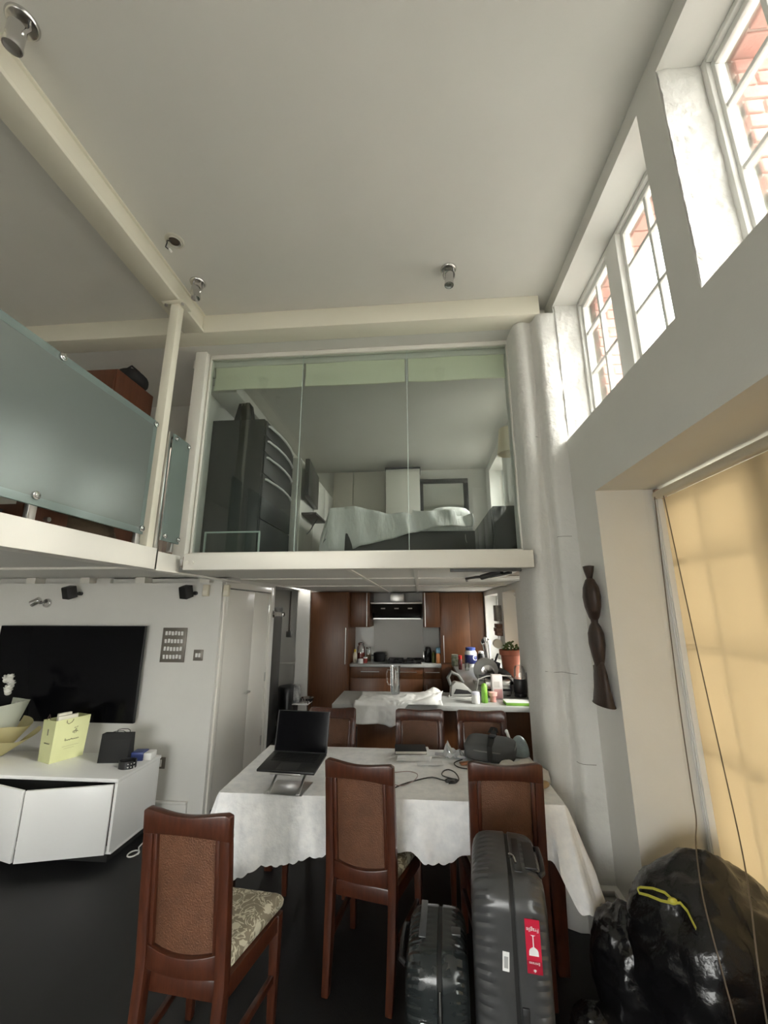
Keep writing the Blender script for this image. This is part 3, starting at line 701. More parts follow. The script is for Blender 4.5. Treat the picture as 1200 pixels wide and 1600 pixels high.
# --- rubbish bags
bagm = mat('black_bin_liner', (0.006, 0.006, 0.007), 0.24, bump=0.6, bscale=7, bdist=.03, spec=.55)
def sack(label, c, r, seed, kx=0.0, knot=None):
    o = Vector((seed*7.3, seed*3.1, 0))
    def fn(d):
        q = d*1.6+o
        w = 1+.11*noise.noise(q)+.05*noise.noise(d*2.9+o)
        e2 = Vector((d.x*1.2, d.y*1.2, d.z*3.2)); ridge = 1-abs(noise.noise(e2*1.5+o*2+Vector((noise.noise(d*3), 0, 0))))
        w += .05*(ridge**3)-.02+.012*noise.noise(d*7+o)
        if knot:
            k = Vector(knot).normalized(); a = d.angle(k)
            if a < .9:
                ph = math.atan2(d.cross(k).length, d.dot(k)); e = d-k*d.dot(k)
                az = math.atan2(e.z, e.x)
                w += .03*math.sin(az*13)*min(1, a*2.5)*(1-a/.9)-.10*math.exp(-(a/.14)**2)
        if d.z < -.62: w *= .62/abs(d.z)*.99
        return w
    t = T('rubbish_bag', label, 'rubbish bag', (c[0], c[1], 0), 0, 'black rubbish bags in the corner')
    MB().ell((0, 0, c[2]), r, 90, 60, fn).build('bag_body', bagm, t, ang=180)
    return t
s1 = sack('big black rubbish bag tied with a yellow drawstring', (1.165, 2.12, .355), (.32, .275, .365), 1, knot=(-.60, -.41, .70))
yel = mat('yellow_drawstring', (.55, .52, .08), .4)
MB().ribbon([(-.195, -.118, .640), (-.212, -.095, .652), (-.235, -.05, .640), (-.262, .0, .615), (-.272, .006, .606), (-.273, -.008, .598), (-.255, -.045, .612), (-.230, -.095, .624), (-.20, -.12, .632), (-.178, -.135, .642), (-.168, -.158, .63), (-.165, -.18, .607), (-.162, -.19, .594)], (0, -.5, 1), .013, .002).build('drawstring', yel, s1)
MB().ell((-.197, -.118, .637), (.018, .012, .012), 12, 8).build('drawstring_knot', yel, s1)
sack('black rubbish bag slumped between the column and the tied bag', (.875, 2.27, .225), (.14, .15, .24), 2)
sack('small crumpled black plastic bag on the floor beside the suitcases', (.70, 2.19, .062), (.105, .10, .085), 5)

# --- glass balustrades of the gallery
bl = T('glass_balustrade', 'long frosted glass balustrade panel along the gallery edge', 'balustrade', (-1.69, 0, 2.135))
MB().box(-.006, .006, .35, 2.31, .10, .77).build('glass_panel', frost_m, bl, smooth=False)
m = MB().box(-.0065, .0065, .30, 2.345, .77, .81).box(-.0065, .0065, .30, 2.345, .063, .10).box(-.0065, .0065, 2.31, 2.345, .10, .77)
m.build('glass_rim', frost_edge, bl, smooth=False)
for y, z in ((.75, .793), (1.605, .793), (2.325, .785), (.75, .10), (1.61, .105), (2.325, .095)):
    MB().cyl((-.02, y, z), (.018, y, z), .019, n=20).cyl((.018, y, z), (.022, y, z), .010, n=12).build('clamp_bolt', chrome, bl, bevel=.002)
for y in (.78, 1.64, 2.345): MB().box(-.045, -.02, y-.02, y+.02, 0, .80).build('steel_upright', steel, bl, bevel=.003)
bl2 = T('glass_balustrade', 'narrow frosted glass balustrade panel between the posts', 'balustrade', (-1.69, 2.53, 2.135))
MB().box(-.006, .006, .005, .205, .06, .812).build('glass_panel', frost_edge, bl2, smooth=False)
for y, z in ((.03, .785), (.185, .785), (.03, .09), (.185, .09)):
    MB().cyl((-.02, y, z), (.018, y, z), .016, n=20).cyl((.018, y, z), (.022, y, z), .008, n=12).build('clamp_bolt', chrome, bl2, bevel=.002)
for y in (-.012, .16): MB().box(-.045, -.01, y-.012, y+.012, 0, .82 if y < 0 else .09).build('steel_upright', steel, bl2, bevel=.002)
gp = T('gallery_post', 'slim cream steel post from gallery edge up to the ceiling beam', 'post', (-1.745, 2.47, 2.136))
MB().box(-.032, .032, -.032, .032, 0, 1.80).build('shaft', cream_paint, gp, bevel=.004)
MB().box(-.09, .075, -.06, .06, 1.80, 1.807).build('head_plate', cream_paint, gp, bevel=.002)
for x in (-.07, .058): MB().cyl((x, -.03, 1.80), (x, -.03, 1.787), .011, n=10).build('bolt', steel, gp)

# --- roman blinds behind the glass screen
for i, (a, b) in enumerate(((-1.78, -.985), (-.955, -.085), (-.055, .755))):
    lab = ('pale green roman blind at the wardrobe end of the glass screen', 'pale green roman blind in the middle of the glass screen', 'pale green roman blind beside the column end of the glass screen')[i]
    t = T('roman_blind', lab, 'blind', ((a+b)/2, 3.18, 3.64), 0, 'raised roman blinds behind the glass')
    h = (b-a)/2
    MB().surf(lambda u, v: (-h+2*h*u, -.030+.014*math.sin(v*PI)*.8+.004*math.sin(u*9)-.006*max(0, math.sin(v*PI*3)), .0+.252*v+.004*math.sin(u*7+i)*(1-v)), 24, 8).build('lower_fold', roman_m, t, thick=.012)
    MB().surf(lambda u, v: (-h+2*h*u, .012, .195+.06*v), 4, 2).build('upper_panel', roman_m, t, thick=.006)
    MB().box(-h, h, -.004, .02, .25, .268).build('head_rail', white_plastic, t)

# --- large roller blind on the lower window
rb = T('roller_blind', 'cream roller blind covering the big lower window', 'blind', (1.41, 2.40, 0))
MB().surf(lambda u, v: (.002*math.sin(v*9), -1.42+1.43*u, .14+2.23*v), 40, 24).build('blind_fabric', blind_m, rb, thick=.001)
MB().cyl((-.015, -1.44, 2.395), (-.015, .03, 2.395), .026, n=20).build('roller', mat('blind_roller', (.62, .56, .44), .4), rb)
MB().box(-.03, .02, .005, .038, .09, 2.37).box(-.036, -.03, .012, .018, .09, 2.37).box(-.036, -.03, .028, .034, .09, 2.37).build('side_track', white_plastic, rb, bevel=.002)
MB().box(-.02, .02, -1.43, 0, .12, .145).build('bottom_bar', white_plastic, rb)
MB().box(-.03, .03, .012, .036, 2.36, 2.43).build('end_bracket', mat('bracket_brown', (.35, .25, .2), .5), rb)
MB().tube(catmull([(-.045, .0, 2.38), (-.07, -.01, 1.9), (-.095, -.02, 1.28), (-.115, -.05, .90), (-.16, -.13, .81), (-.26, -.28, .775), (-.345, -.43, .69), (-.37, -.50, .60), (-.375, -.545, .48), (-.375, -.57, .37), (-.37, -.58, .02)]), .0028, 6).build('pull_cord', mat('cord_brown', (.14, .11, .08), .6), rb)
MB().tube(catmull([(-.03, -.06, 2.37), (-.035, -.13, 1.6), (-.04, -.19, 1.05), (-.08, -.28, .79), (-.20, -.47, .69), (-.27, -.56, .49), (-.28, -.58, .2), (-.28, -.58, .09)]), .0028, 6).build('pull_cord', MATS['cord_brown'], rb)

# --- carved figure on the pier
ebony = mat('dark_carved_wood', (.022, .013, .009), .42, col2=(.05, .026, .017), vscale=20, stretch=(3, 3, .6), bump=.2, bscale=60)
cf = T('carved_figure', 'tall dark carved wooden figure hung beside the window reveal', 'sculpture', (1.012, 2.553, 1.235))
MB().lathe([(.012, .66), (.020, .665), (.026, .70), (.040, .735), (.048, .765), (.03, .768)], n=14, sx=.6).build('topknot', ebony, cf, ang=50)
MB().lathe([(.02, .44), (.045, .47), (.070, .53), (.078, .585), (.068, .64), (.04, .685), (.012, .70)], n=18, sx=.56).build('head', ebony, cf, ang=60)
MB().lathe([(.035, .20), (.05, .25), (.066, .32), (.064, .38), (.045, .42), (.028, .44), (.032, .46)], n=18, sx=.6).build('bust', ebony, cf, ang=60)
MB().lathe([(.118, .0), (.108, .01), (.085, .08), (.072, .16), (.05, .22), (.03, .25)], n=18, sx=.36).box(-.012, .012, .03, .062, .04, .2).build('robe', ebony, cf, ang=50)

# ================================================================== FIXTURES
def spot(label, loc, rz, drop=.05, scale=1.0, aim=(0, -.75, -.66)):
    t = T('spotlight', label, 'spotlight', loc, rz, 'chrome ceiling spotlights')
    s = scale
    MB().cyl((0, 0, 0), (0, 0, -.014*s), .058*s, .050*s, 28).build('ceiling_plate', chrome, t, bevel=.003)
    for q in (-1, 1): MB().tube([(q*.034*s, 0, -.012*s), (q*.040*s, 0, -.05*s), (q*.036*s, -.01*s, -.085*s), (q*.028*s, -.01*s, -.095*s)], .006*s).build('bracket', chrome, t)
    a = Vector(aim).normalized(); c = Vector((0, -.01*s, -.095*s))
    h = MB().cyl(c-a*.045*s, c+a*.05*s, .031*s, n=24).build('lamp_head', chrome, t, bevel=.003)
    MB().cyl(c+a*.051*s, c+a*.0525*s, .024*s, n=20).build('lens', mat('lamp_lens', (.25, .27, .3), .1), h)
    MB().cyl(c+a*.045*s, c+a*.054*s, .034*s, .032*s, 24).cyl(c+a*.0535*s, c+a*.0545*s, .029*s, .026*s, 24).build('rim', chrome, h)
    return t
spot('chrome ceiling spotlight over the gallery, nearest the camera', (-1.585, 1.05, 4.109), 0, scale=1.05, aim=(-.12, .1, -1))
spot('chrome ceiling spotlight beside the slim post', (-1.59, 2.44, 4.109), 0, aim=(.12, -.05, -1))
spot('chrome ceiling spotlight above the glass bedroom', (.255, 2.47, 4.109), 0, aim=(-.05, -.05, -1))
cr = T('ceiling_rose', 'open ceiling rose with a loose dangling wire', 'ceiling fitting', (-1.555, 2.085, 4.109))
MB().lathe([(.058, 0), (.060, -.006), (.052, -.012), (.045, -.010), (.040, -.016), (.036, -.005)], n=28).build('rose_ring', mat('aged_white', (.55, .53, .46), .5), cr)
MB().lathe([(.034, -.004), (.030, -.012), (.012, -.015)], n=20).build('dark_socket', mat('socket_brown', (.06, .045, .035), .6), cr)
MB().tube([(-.02, -.01, -.012), (-.03, -.03, -.03), (-.02, -.04, -.06), (-.03, -.035, -.085), (-.005, -.03, -.105)], .004).build('wire', black_plastic, cr)
MB().cyl((-.005, -.03, -.10), (.01, -.03, -.12), .007).build('wire_connector', white_plastic, cr)
# wall fixings on the television wall
for lab, x in (('small black speaker above the television', -3.37), ('small black speaker near the door corner', -2.19)):
    t = T('wall_speaker', lab, 'speaker', (x, 3.858, 1.905), 0, 'black satellite speakers')
    MB(Matrix.Translation((0, -.09, 0)) @ Matrix.Rotation(.35, 4, 'X') @ Matrix.Rotation(-.25, 4, 'Z')).box(-.045, .04, -.04, .05, -.055, .06).build('cabinet_box', black_plastic, t, bevel=.006)
    MB(Matrix.Translation((0, -.09, 0)) @ Matrix.Rotation(.35, 4, 'X') @ Matrix.Rotation(-.25, 4, 'Z')).box(-.040, .035, -.043, -.039, -.050, .055).build('grille', black_matte, t)
    MB().cyl((.05, 0, -.005), (.05, -.03, -.005), .018).tube([(.05, -.03, -.005), (.04, -.06, 0), (.01, -.07, 0)], .009).build('bracket', black_plastic, t)
wl_ = T('wall_spotlight', 'chrome wall spotlight above the television corner', 'spotlight', (-3.66, 3.858, 1.81))
MB().cyl((0, 0, 0), (0, -.02, 0), .045, .04, 24).build('wall_plate', chrome, wl_, bevel=.003)
MB().tube([(0, -.02, 0), (-.02, -.05, .0), (-.05, -.06, 0)], .012).build('arm', chrome, wl_)
MB().cyl((-.03, -.06, .03), (-.10, -.075, -.01), .032, n=20).build('lamp_head', chrome, wl_, bevel=.003)
for lab, x, y in (('cream motion sensor on the wall corner', -2.03, 3.858), ('cream motion sensor on the door frame head', -1.845, 3.90)):
    t = T('motion_sensor', lab, 'sensor', (x, y, 1.925), 0, 'cream motion sensors')
    MB().box(-.028, .028, -.045, 0, -.055, .055).build('housing', mat('aged_cream', (.66, .61, .48), .45), t, bevel=.008)
    MB().box(-.02, .02, -.047, -.044, -.04, 0).build('lens_window', mat('aged_lens', (.72, .68, .57), .3), t)
sp = T('switch_panel', 'steel switch panel with four rows of white rockers', 'switch', (-2.305, 3.858, 1.425))
MB().box(-.118, .118, -.010, 0, -.155, .155).build('plate', mat('bronze_plate', (.20, .18, .155), .42, .6), sp, bevel=.002)
rk = None
for r in range(4):
    for c in range(6):
        x = -.078+c*.0312; z = .105-r*.07
        if rk is None: rk = MB().box(-.0105, .0105, -.016, -.009, -.018, .018).build('rocker', white_plastic, sp, bevel=.002); rk.location = (x, 0, z)
        else: rep(rk, sp, (x, 0, z), ((random.choice((.12, -.12))), 0, 0))
s2 = T('light_switch', 'small double light switch beside the big switch panel', 'switch', (-2.055, 3.858, 1.335))
MB().box(-.045, .045, -.009, 0, -.048, .048).build('plate', MATS['bronze_plate'], s2, bevel=.002)
for x in (-.014, .014): MB().box(x-.0105, x+.0105, -.015, -.008, -.018, .018).build('rocker', white_plastic, s2, bevel=.002)
s3 = T('wall_socket', 'steel wall socket just past the cabinet end', 'socket', (-2.305, 3.858, .43))
MB().box(-.045, .045, -.009, 0, -.045, .045).build('plate', MATS['bronze_plate'], s3, bevel=.002)
MB().box(-.015, .015, -.014, -.008, -.028, .028).build('rocker', white_plastic, s3, bevel=.002)
ws = T('wall_spotlight', 'chrome spotlight on the partition end by the kitchen', 'spotlight', (-1.884, 5.30, 1.69))
MB().cyl((0, 0, 0), (.02, 0, 0), .045, n=20).build('wall_plate', chrome, ws, bevel=.003)
MB().cyl((.02, .0, 0), (.16, -.03, -.005), .03, n=20).build('lamp_head', chrome, ws, bevel=.003)
sw = T('cable_switch', 'old metal switch with cable running up the alcove wall', 'switch', (-2.10, 6.748, 1.36))
MB().box(-.045, .045, -.035, 0, -.045, .045).build('switch_box', steel, sw, bevel=.004)
MB().cyl((0, -.015, .045), (-.0, -.015, .68), .012, n=10).build('conduit', mat('conduit', (.18, .16, .14), .5), sw)
lp = T('access_panel', 'white framed access panel low on the alcove wall', 'panel', (-2.16, 6.748, .3))
MB().box(-.22, .2, -.012, 0, 0, .62).build('panel_board', paint, lp)
MB().box(-.22, .2, -.026, -.012, .59, .62).box(.17, .2, -.026, -.012, 0, .59).box(-.22, -.19, -.026, -.012, 0, .59).build('frame', paint, lp, bevel=.003)
fr = T('fridge_freezer', 'tall dark fridge edge showing beyond the door frame', 'fridge', (-2.29, 5.72, 0))
MB().box(-.3, .3, -.28, .3, .03, 1.78).build('body', mat('dark_fridge', (.09, .09, .085), .35, .5), fr, bevel=.01)
for z0, z1 in ((.06, .72), (.74, 1.76)): MB().box(-.3, .3, -.31, -.282, z0, z1).build('fridge_door', MATS['dark_fridge'], fr, bevel=.01)
for z in (.62, .86): MB().tube([(.25, -.31, z), (.25, -.345, z), (.10, -.345, z), (.10, -.31, z)], .008).build('handle', steel, fr)
for sx in (-.25, .25): MB().box(sx-.03, sx+.03, -.25, .25, 0, .03).build('foot', black_plastic, fr)
bn = T('pedal_bin', 'black pedal bin standing in the kitchen alcove', 'bin', (-1.93, 6.30, 0))
MB().lathe([(.13, 0), (.14, .01), (.15, .58), (.145, .6)], n=28).build('bin_body', mat('bin_black', (.02, .02, .02), .3, .3), bn)
MB().lathe([(.155, .59), (.156, .63), (.14, .655), (.05, .67)], n=28).build('bin_lid', black_plastic, bn)
MB().box(-.05, .05, -.18, -.1, .01, .03).build('pedal', steel, bn)
tag(MB().ell((-2.22, 6.44, .33), (.10, .09, .33), 30, 20, lambda d: 1+.12*noise.noise(d*3)).build('refuse_sack', bagm, ang=180), 'crumpled black sack beside the pedal bin', 'rubbish bag')
rk_ = T('small_rack', 'little rack with boxes and wire trays beside the tall cabinet', 'rack', (-1.62, 5.95, 0))
for z in (.25, .5): MB().box(-.11, .11, -.12, .12, z, z+.012).build('shelf', white_plastic, rk_)
for sx in (-.105, .105):
    for sy in (-.11, .11): MB().cyl((sx, sy, 0), (sx, sy, .56), .006, n=8).build('leg', chrome, rk_)
tag(MB().box(-1.73, -1.655, 5.88, 5.97, .513, .73).build('carton', mat('grey_print', (.45, .45, .44), .6, col2=(.1, .1, .1), vscale=18), bevel=.003), 'white and dark printed carton on the little rack', 'box')
tag(MB().lathe([(.05, 0), (.09, .03), (.095, .06), (.088, .06), (.05, .01)], (-1.552, 5.95, .513), 24).build('steel_bowl', chrome), 'shiny steel bowl on the little rack', 'bowl')
kt = T('ceiling_track', 'dark cable track and lamp arm under the kitchen ceiling', 'light track', (.45, 3.3, 2.033))
MB().box(-.23, .25, -.42, -.395, -.03, 0).build('track', darksteel, kt)
MB().tube([(.25, -.1, -.01), (.12, .05, -.03), (.02, .15, -.025), (-.03, .4, -.02), (.02, .8, -.012)], .012).build('cable', darksteel, kt)
MB().cyl((.18, -.1, -.005), (.05, .05, -.035), .022, n=12).build('lamp_arm', darksteel, kt)

# ================================================================== KITCHEN
def bar(mb, p0, p1, off, r=.006):
    p0 = Vector(p0); p1 = Vector(p1); o = Vector(off); d = (p1-p0).normalized()*.02
    return mb.cyl(p0+o-d, p1+o+d, r, n=10).cyl(p0, p0+o, r*.8, n=8).cyl(p1, p1+o, r*.8, n=8)
def unit(name, label, x0, x1, y0, y1, z0, z1, fronts, group, cat='cabinet'):
    t = T(name, label, cat, (x0, y0, z0), 0, group)
    MB().box(0.001, x1-x0-.001, .02, y1-y0, 0, z1-z0).build('carcass', kit_wood, t)
    for kind, a, b, c, d, h in fronts:
        f = MB().box(a+.002, b-.002, 0, .019, c+.002, d-.002).build(kind, kit_wood, t, bevel=.002)
        if h: bar(MB(), (h[0], 0, h[1]), (h[2], 0, h[3]), (0, -.03, 0)).build('handle', steel, f)
    return t
GK = 'cherry wood kitchen units'
unit('tall_cabinet', 'tall cherry cabinet at the alcove end of the kitchen', -1.725, -1.117, 6.6, 7.39, 0, 2.02, [('cabinet_door', 0, .608, .1, 2.02, (.575, .95, .575, 1.45))], GK)
unit('wall_cupboard', 'cherry wall cupboard left of the extractor hood', -1.112, -.80, 6.76, 7.39, 1.47, 2.02, [('cabinet_door', 0, .312, 0, .55, (.27, .03, .27, .52))], GK)
unit('wall_cupboard', 'narrow cherry wall cupboard right of the extractor hood', .06, .325, 6.76, 7.39, 1.47, 2.02, [('cabinet_door', 0, .265, 0, .55, (.03, .03, .03, .52))], GK)
unit('tall_cabinet', 'tall sunlit cherry cabinet at the window end of the kitchen', .33, 1.045, 6.93, 7.39, 0, 2.02, [('cabinet_door', 0, .48, .92, 2.02, (.05, .0+.95, .05, 1.32)), ('side_panel', .48, .715, .92, 2.02, None)], GK)
unit('base_cabinet', 'cherry base unit under the storage jars', -1.112, -.46, 6.80, 7.39, .0, .868, [('drawer', 0, .652, .70, .868, (.2, .80, .45, .80)), ('cabinet_door', 0, .652, .1, .70, None)], GK)
unit('base_cabinet', 'cherry base unit under the gas hob', -.455, .04, 6.80, 7.39, .0, .868, [('drawer', 0, .495, .70, .868, (.1, .80, .38, .80)), ('cabinet_door', 0, .495, .1, .70, None)], GK)
unit('base_cabinet', 'narrow cherry base unit with drawer over a door', .045, .328, 6.80, 7.39, .0, .868, [('drawer', 0, .283, .70, .868, (.05, .80, .23, .80)), ('cabinet_door', 0, .283, .1, .70, (.05, .25, .05, .6))], GK)
tag(MB().box(-1.115, .328, 6.775, 7.39, .87, .91).build('worktop', worktop_m, bevel=.003), 'pale grey worktop along the back of the kitchen', 'worktop')
sb = unit('base_cabinet', 'cherry base unit along the kitchen window wall', .52, 1.05, 4.62, 6.92, 0, .868, [('end_panel', 0, .53, 0, .868, None)], GK)
tag(MB().box(.50, 1.052, 4.615, 6.925, .87, .91).build('worktop', worktop_m, bevel=.003), 'pale grey worktop under the kitchen windows', 'worktop')
pn = T('peninsula_unit', 'cherry panelled peninsula base behind the dining chairs', 'cabinet', (-.6, 4.16, 0), 0, GK)
for i in range(3): MB().box(i*.55, i*.55+.547, 0, .02, .0, .868).build('panel', kit_wood, pn, bevel=.002)
MB().box(0.002, 1.64, .022, .42, .0, .868).build('carcass', kit_wood, pn)
tag(MB().box(-.81, 1.052, 3.99, 4.61, .87, .91).build('peninsula_worktop', worktop_m, bevel=.003), 'pale worktop of the peninsula with a draped white towel', 'worktop')
hd = T('extractor_hood', 'steel and black extractor hood above the hob', 'hood', (-.37, 7.39, 1.60))
MB().box(-.42, .42, -.58, 0, .235, .262).build('canopy', steel, hd, bevel=.003)
MB().prism([(-.56, .234), (0, .234), (0, .0), (-.40, .0)], 'x', -.40, .40).build('hood_body', mat('hood_black', (.018, .016, .014), .25), hd, bevel=.003)
MB().box(-.39, .39, -.405, -.398, -.008, .012).build('lower_trim', steel, hd)
for x in (-.22, 0, .22): MB(Matrix.Translation((x, -.515, .17)) @ Matrix.Rotation(math.radians(-34), 4, 'X')).box(-.035, .035, -.004, .004, -.018, .018).build('hood_lamp', mat('hood_lamp', (.35, .33, .3), .4), hd)
MB().box(-.115, .115, -.3, 0, .262, .42).build('flue', steel, hd, bevel=.002)
spb = T('splashback', 'brushed steel splashback behind the hob', 'splashback', (-.37, 7.398, .912))
MB().box(-.43, .43, -.006, -.001, 0, .68).build('steel_sheet', mat('dull_steel', (.27, .26, .245), .5, 1.0, bump=.05, bscale=40, stretch=(1, 1, 12)), spb)
for a, b in ((-.745, -.435), (.435, .69)): MB().box(a, b, -.005, -.001, 0, .55).build('side_sheet', mat('pale_splash', (.5, .5, .47), .3), spb)
hb = T('gas_hob', 'black gas hob with cast iron pan supports', 'hob', (-.25, 7.08, .911))
MB().box(-.27, .27, -.24, .24, 0, .012).build('hob_plate', black_plastic, hb, bevel=.003)
for x in (-.15, .15):
    MB().box(x-.12, x+.12, -.2, -.19, .03, .045).box(x-.12, x+.12, .19, .2, .03, .045).box(x-.006, x+.006, -.2, .2, .03, .045).box(x-.12, x-.11, -.2, .2, .012, .045).box(x+.11, x+.12, -.2, .2, .012, .045).build('pan_support', black_matte, hb)
    for y in (-.1, .1): MB().cyl((x, y, .012), (x, y, .03), .035).build('burner', black_matte, hb)
# ------- items on the back worktop
def lath(name, label, cat, loc, parts, group=None, n=22):
    t = T(name, label, cat, loc, 0, group)
    for pn_, prof, m_ in parts: MB().lathe(prof, n=n).build(pn_, m_, t, ang=45)
    return t
Z0 = .911
def cm(name, c, r=.4, **k): return mat(name, c, r, **k)
redj = cm('jam_red', (.25, .04, .03)); olive = cm('oil_green', (.10, .12, .02), .15); orange = cm('carton_orange', (.5, .19, .06)); blue = cm('cap_blue', (.03, .06, .25))
lath('storage_jar', 'tall glass jar with pasta beside the tall cabinet', 'jar', (-.99, 7.2, Z0), [('jar_body', [(.06, 0), (.065, .01), (.065, .22), (.045, .25)], jar_glass), ('contents', [(.055, .004), (.06, .012), (.06, .13)], redj), ('jar_lid', [(.05, .251), (.052, .285), (.03, .30)], chrome)], 'jars on the back worktop')
lath('storage_jar', 'glass jar with metal lid nearest the hob', 'jar', (-.865, 7.2, Z0), [('jar_body', [(.04, 0), (.045, .01), (.045, .17), (.035, .19)], jar_glass), ('contents', [(.036, .004), (.04, .012), (.04, .10)], cm('grain', (.4, .3, .18))), ('jar_lid', [(.038, .191), (.04, .22), (.02, .222)], chrome)], 'jars on the back worktop')
lath('sauce_bottle', 'yellow capped sauce bottle by the tall cabinet', 'bottle', (-1.06, 6.98, Z0), [('bottle_body', [(.03, 0), (.033, .01), (.033, .12), (.016, .16)], cm('mayo', (.6, .56, .44))), ('bottle_cap', [(.017, .161), (.018, .20), (.01, .203)], cm('yellow_cap', (.6, .42, .05)))])
lath('spice_jar', 'small white tub at the worktop front', 'jar', (-.95, 6.86, Z0), [('jar_body', [(.036, 0), (.04, .005), (.04, .055)], white_plastic), ('jar_lid', [(.041, .056), (.041, .068), (.03, .07)], white_plastic)])
lath('spice_jar', 'small red labelled jar beside the white tub', 'jar', (-.88, 6.92, Z0), [('jar_body', [(.03, 0), (.033, .005), (.033, .07)], redj), ('jar_lid', [(.034, .071), (.034, .09), (.02, .092)], white_plastic)])
pt = lath('cooking_pot', 'black cooking pot standing at the hob side', 'pot', (-.675, 7.14, Z0), [('pot_body', [(.085, 0), (.095, .01), (.097, .13), (.090, .13), (.088, .02)], black_matte), ('pot_lid', [(.098, .131), (.06, .145), (.01, .15)], black_plastic)])
MB().box(-.13, -.095, -.02, .02, .09, .105).box(.095, .13, -.02, .02, .09, .105).build('pot_handle', black_plastic, pt)
kt2 = lath('kettle', 'dark steel kettle at the right of the hob', 'kettle', (.128, 7.1, Z0), [('kettle_body', [(.05, 0), (.056, .01), (.052, .17), (.045, .21)], cm('kettle_black', (.02, .02, .02), .18, metal=.6)), ('kettle_lid', [(.05, .211), (.035, .235), (.012, .24)], black_plastic)])
MB().tube([(-.04, -.03, .19), (-.07, -.05, .17), (-.07, -.05, .07), (-.05, -.03, .05)], .010).build('kettle_handle', chrome, kt2)
lath('oil_bottle', 'green olive oil bottle between kettle and carton', 'bottle', (.22, 7.05, Z0), [('bottle_body', [(.03, 0), (.033, .01), (.033, .12), (.014, .16)], olive), ('bottle_cap', [(.015, .161), (.015, .185), (.008, .187)], cm('cap_dark', (.03, .03, .02)))])
jc = T('juice_carton', 'orange and blue juice carton beside the tall sunlit cabinet', 'carton', (.292, 6.98, Z0))
MB().box(-.035, .035, -.035, .035, 0, .15).build('carton_body', orange, jc, bevel=.002)
MB().box(-.035, .035, -.035, .035, .151, .20).prism([(-.035, .20), (.035, .20), (0, .24)], 'x', -.035, .035).build('carton_top', cm('carton_blue', (.20, .38, .5)), jc, bevel=.002)
# ------- items on the side worktop
lath('spice_tin', 'green tin on the corner of the side worktop', 'tin', (.53, 6.72, Z0), [('tin_body', [(.05, 0), (.052, .004), (.052, .14)], cm('tin_green', (.10, .17, .07), .4, col2=(.5, .5, .4), vscale=22)), ('tin_lid', [(.053, .141), (.053, .16), (.04, .163)], cm('tin_lid', (.4, .42, .35)))])
lath('sauce_bottle', 'dark sauce bottle with a red cap on the side worktop', 'bottle', (.572, 6.3, Z0), [('bottle_body', [(.026, 0), (.028, .01), (.028, .12), (.022, .14)], cm('sauce_dark', (.12, .03, .03), .2)), ('bottle_cap', [(.024, .141), (.026, .19), (.015, .194)], cm('red_cap', (.5, .02, .02)))])
lath('glass_cup', 'small drinking glass beside the white tub', 'glass', (.66, 6.22, Z0), [('glass_body', [(.03, 0), (.036, .10), (.034, .10), (.028, .006)], jar_glass)])
tb_ = lath('powder_tub', 'big white powder tub with dark blue label and lid', 'tub', (.76, 6.60, Z0), [('tub_body', [(.085, 0), (.09, .01), (.09, .20), (.07, .235)], white_plastic), ('tub_lid', [(.072, .236), (.074, .275), (.06, .28)], blue), ('tub_label', [(.0905, .05), (.0915, .051), (.0915, .175), (.0905, .176)], cm('tub_navy', (.025, .035, .16)))], n=32)
text('C', .11, st_white, tb_, (.05, -.0985, .135), (PI/2, 0, .45))
lath('thermos_flask', 'black flask with a white lid behind the slicer', 'flask', (.88, 6.35, Z0), [('flask_body', [(.045, 0), (.05, .01), (.05, .19), (.036, .22)], black_plastic), ('flask_lid', [(.037, .221), (.037, .245), (.02, .25)], white_plastic)])
ut = lath('utensil_pot', 'dark pot full of kitchen utensils by the window', 'utensil pot', (.955, 6.1, Z0), [('pot', [(.055, 0), (.06, .01), (.062, .17), (.056, .17), (.05, .02)], black_plastic)])
for k in range(7):
    a = k*.9; dx, dy = math.cos(a)*.05, math.sin(a)*.04
    MB().cyl((dx*.4, dy*.4, .05), (dx-.03, dy, .36+.02*(k % 3)), .006, n=8).ell((dx-.032, dy, .385+.02*(k % 3)), (.022, .008, .034), 10, 8).build('utensil', (white_plastic, black_plastic, steel)[k % 3], ut)
kb = T('knife_block', 'slanted dark knife block with black handles on the side worktop', 'knife block', (.93, 5.75, Z0), .2)
MB().prism([(-.08, 0), (.06, 0), (.10, .16), (.0, .2)], 'y', -.05, .05).build('block', cm('block_dark', (.05, .05, .055), .4), kb, bevel=.004)
for k in range(4): MB().cyl((.03+.012*k, -.03+.02*k, .18), (.07+.012*k, -.03+.02*k, .27), .010, n=8).build('knife_handle', black_plastic, kb)
rs_ = T('food_slicer', 'round pale food slicer standing on the side worktop', 'slicer', (.755, 5.12, Z0))
MB().cyl((0, -.02, .15), (0, .02, .15), .14, n=48).build('blade_guard', cm('slicer_grey', (.42, .42, .39), .35), rs_, bevel=.008)
MB().cyl((.02, -.022, .14), (.02, -.03, .14), .075, n=32).build('blade_hub', chrome, rs_, bevel=.003)
MB().box(-.14, .14, -.06, .12, 0, .035).build('slicer_base', MATS['slicer_grey'], rs_, bevel=.006)
MB().box(-.09, .09, -.07, -.03, .07, .11).build('slide', black_plastic, rs_, bevel=.004)
ss = T('saucepan', 'grey frying pan leaning behind the toaster', 'pan', (.99, 4.95, Z0), .5)
MB(Matrix.Rotation(.9, 4, 'Y')).lathe([(.09, 0), (.11, .04), (.107, .04), (.088, .005)], (-.12, 0, .0), 28).build('pan_body', darksteel, ss)
tr = T('kitchen_roll', 'cream paper roll hung on the window pier', 'paper roll', (.995, 5.62, 1.32))
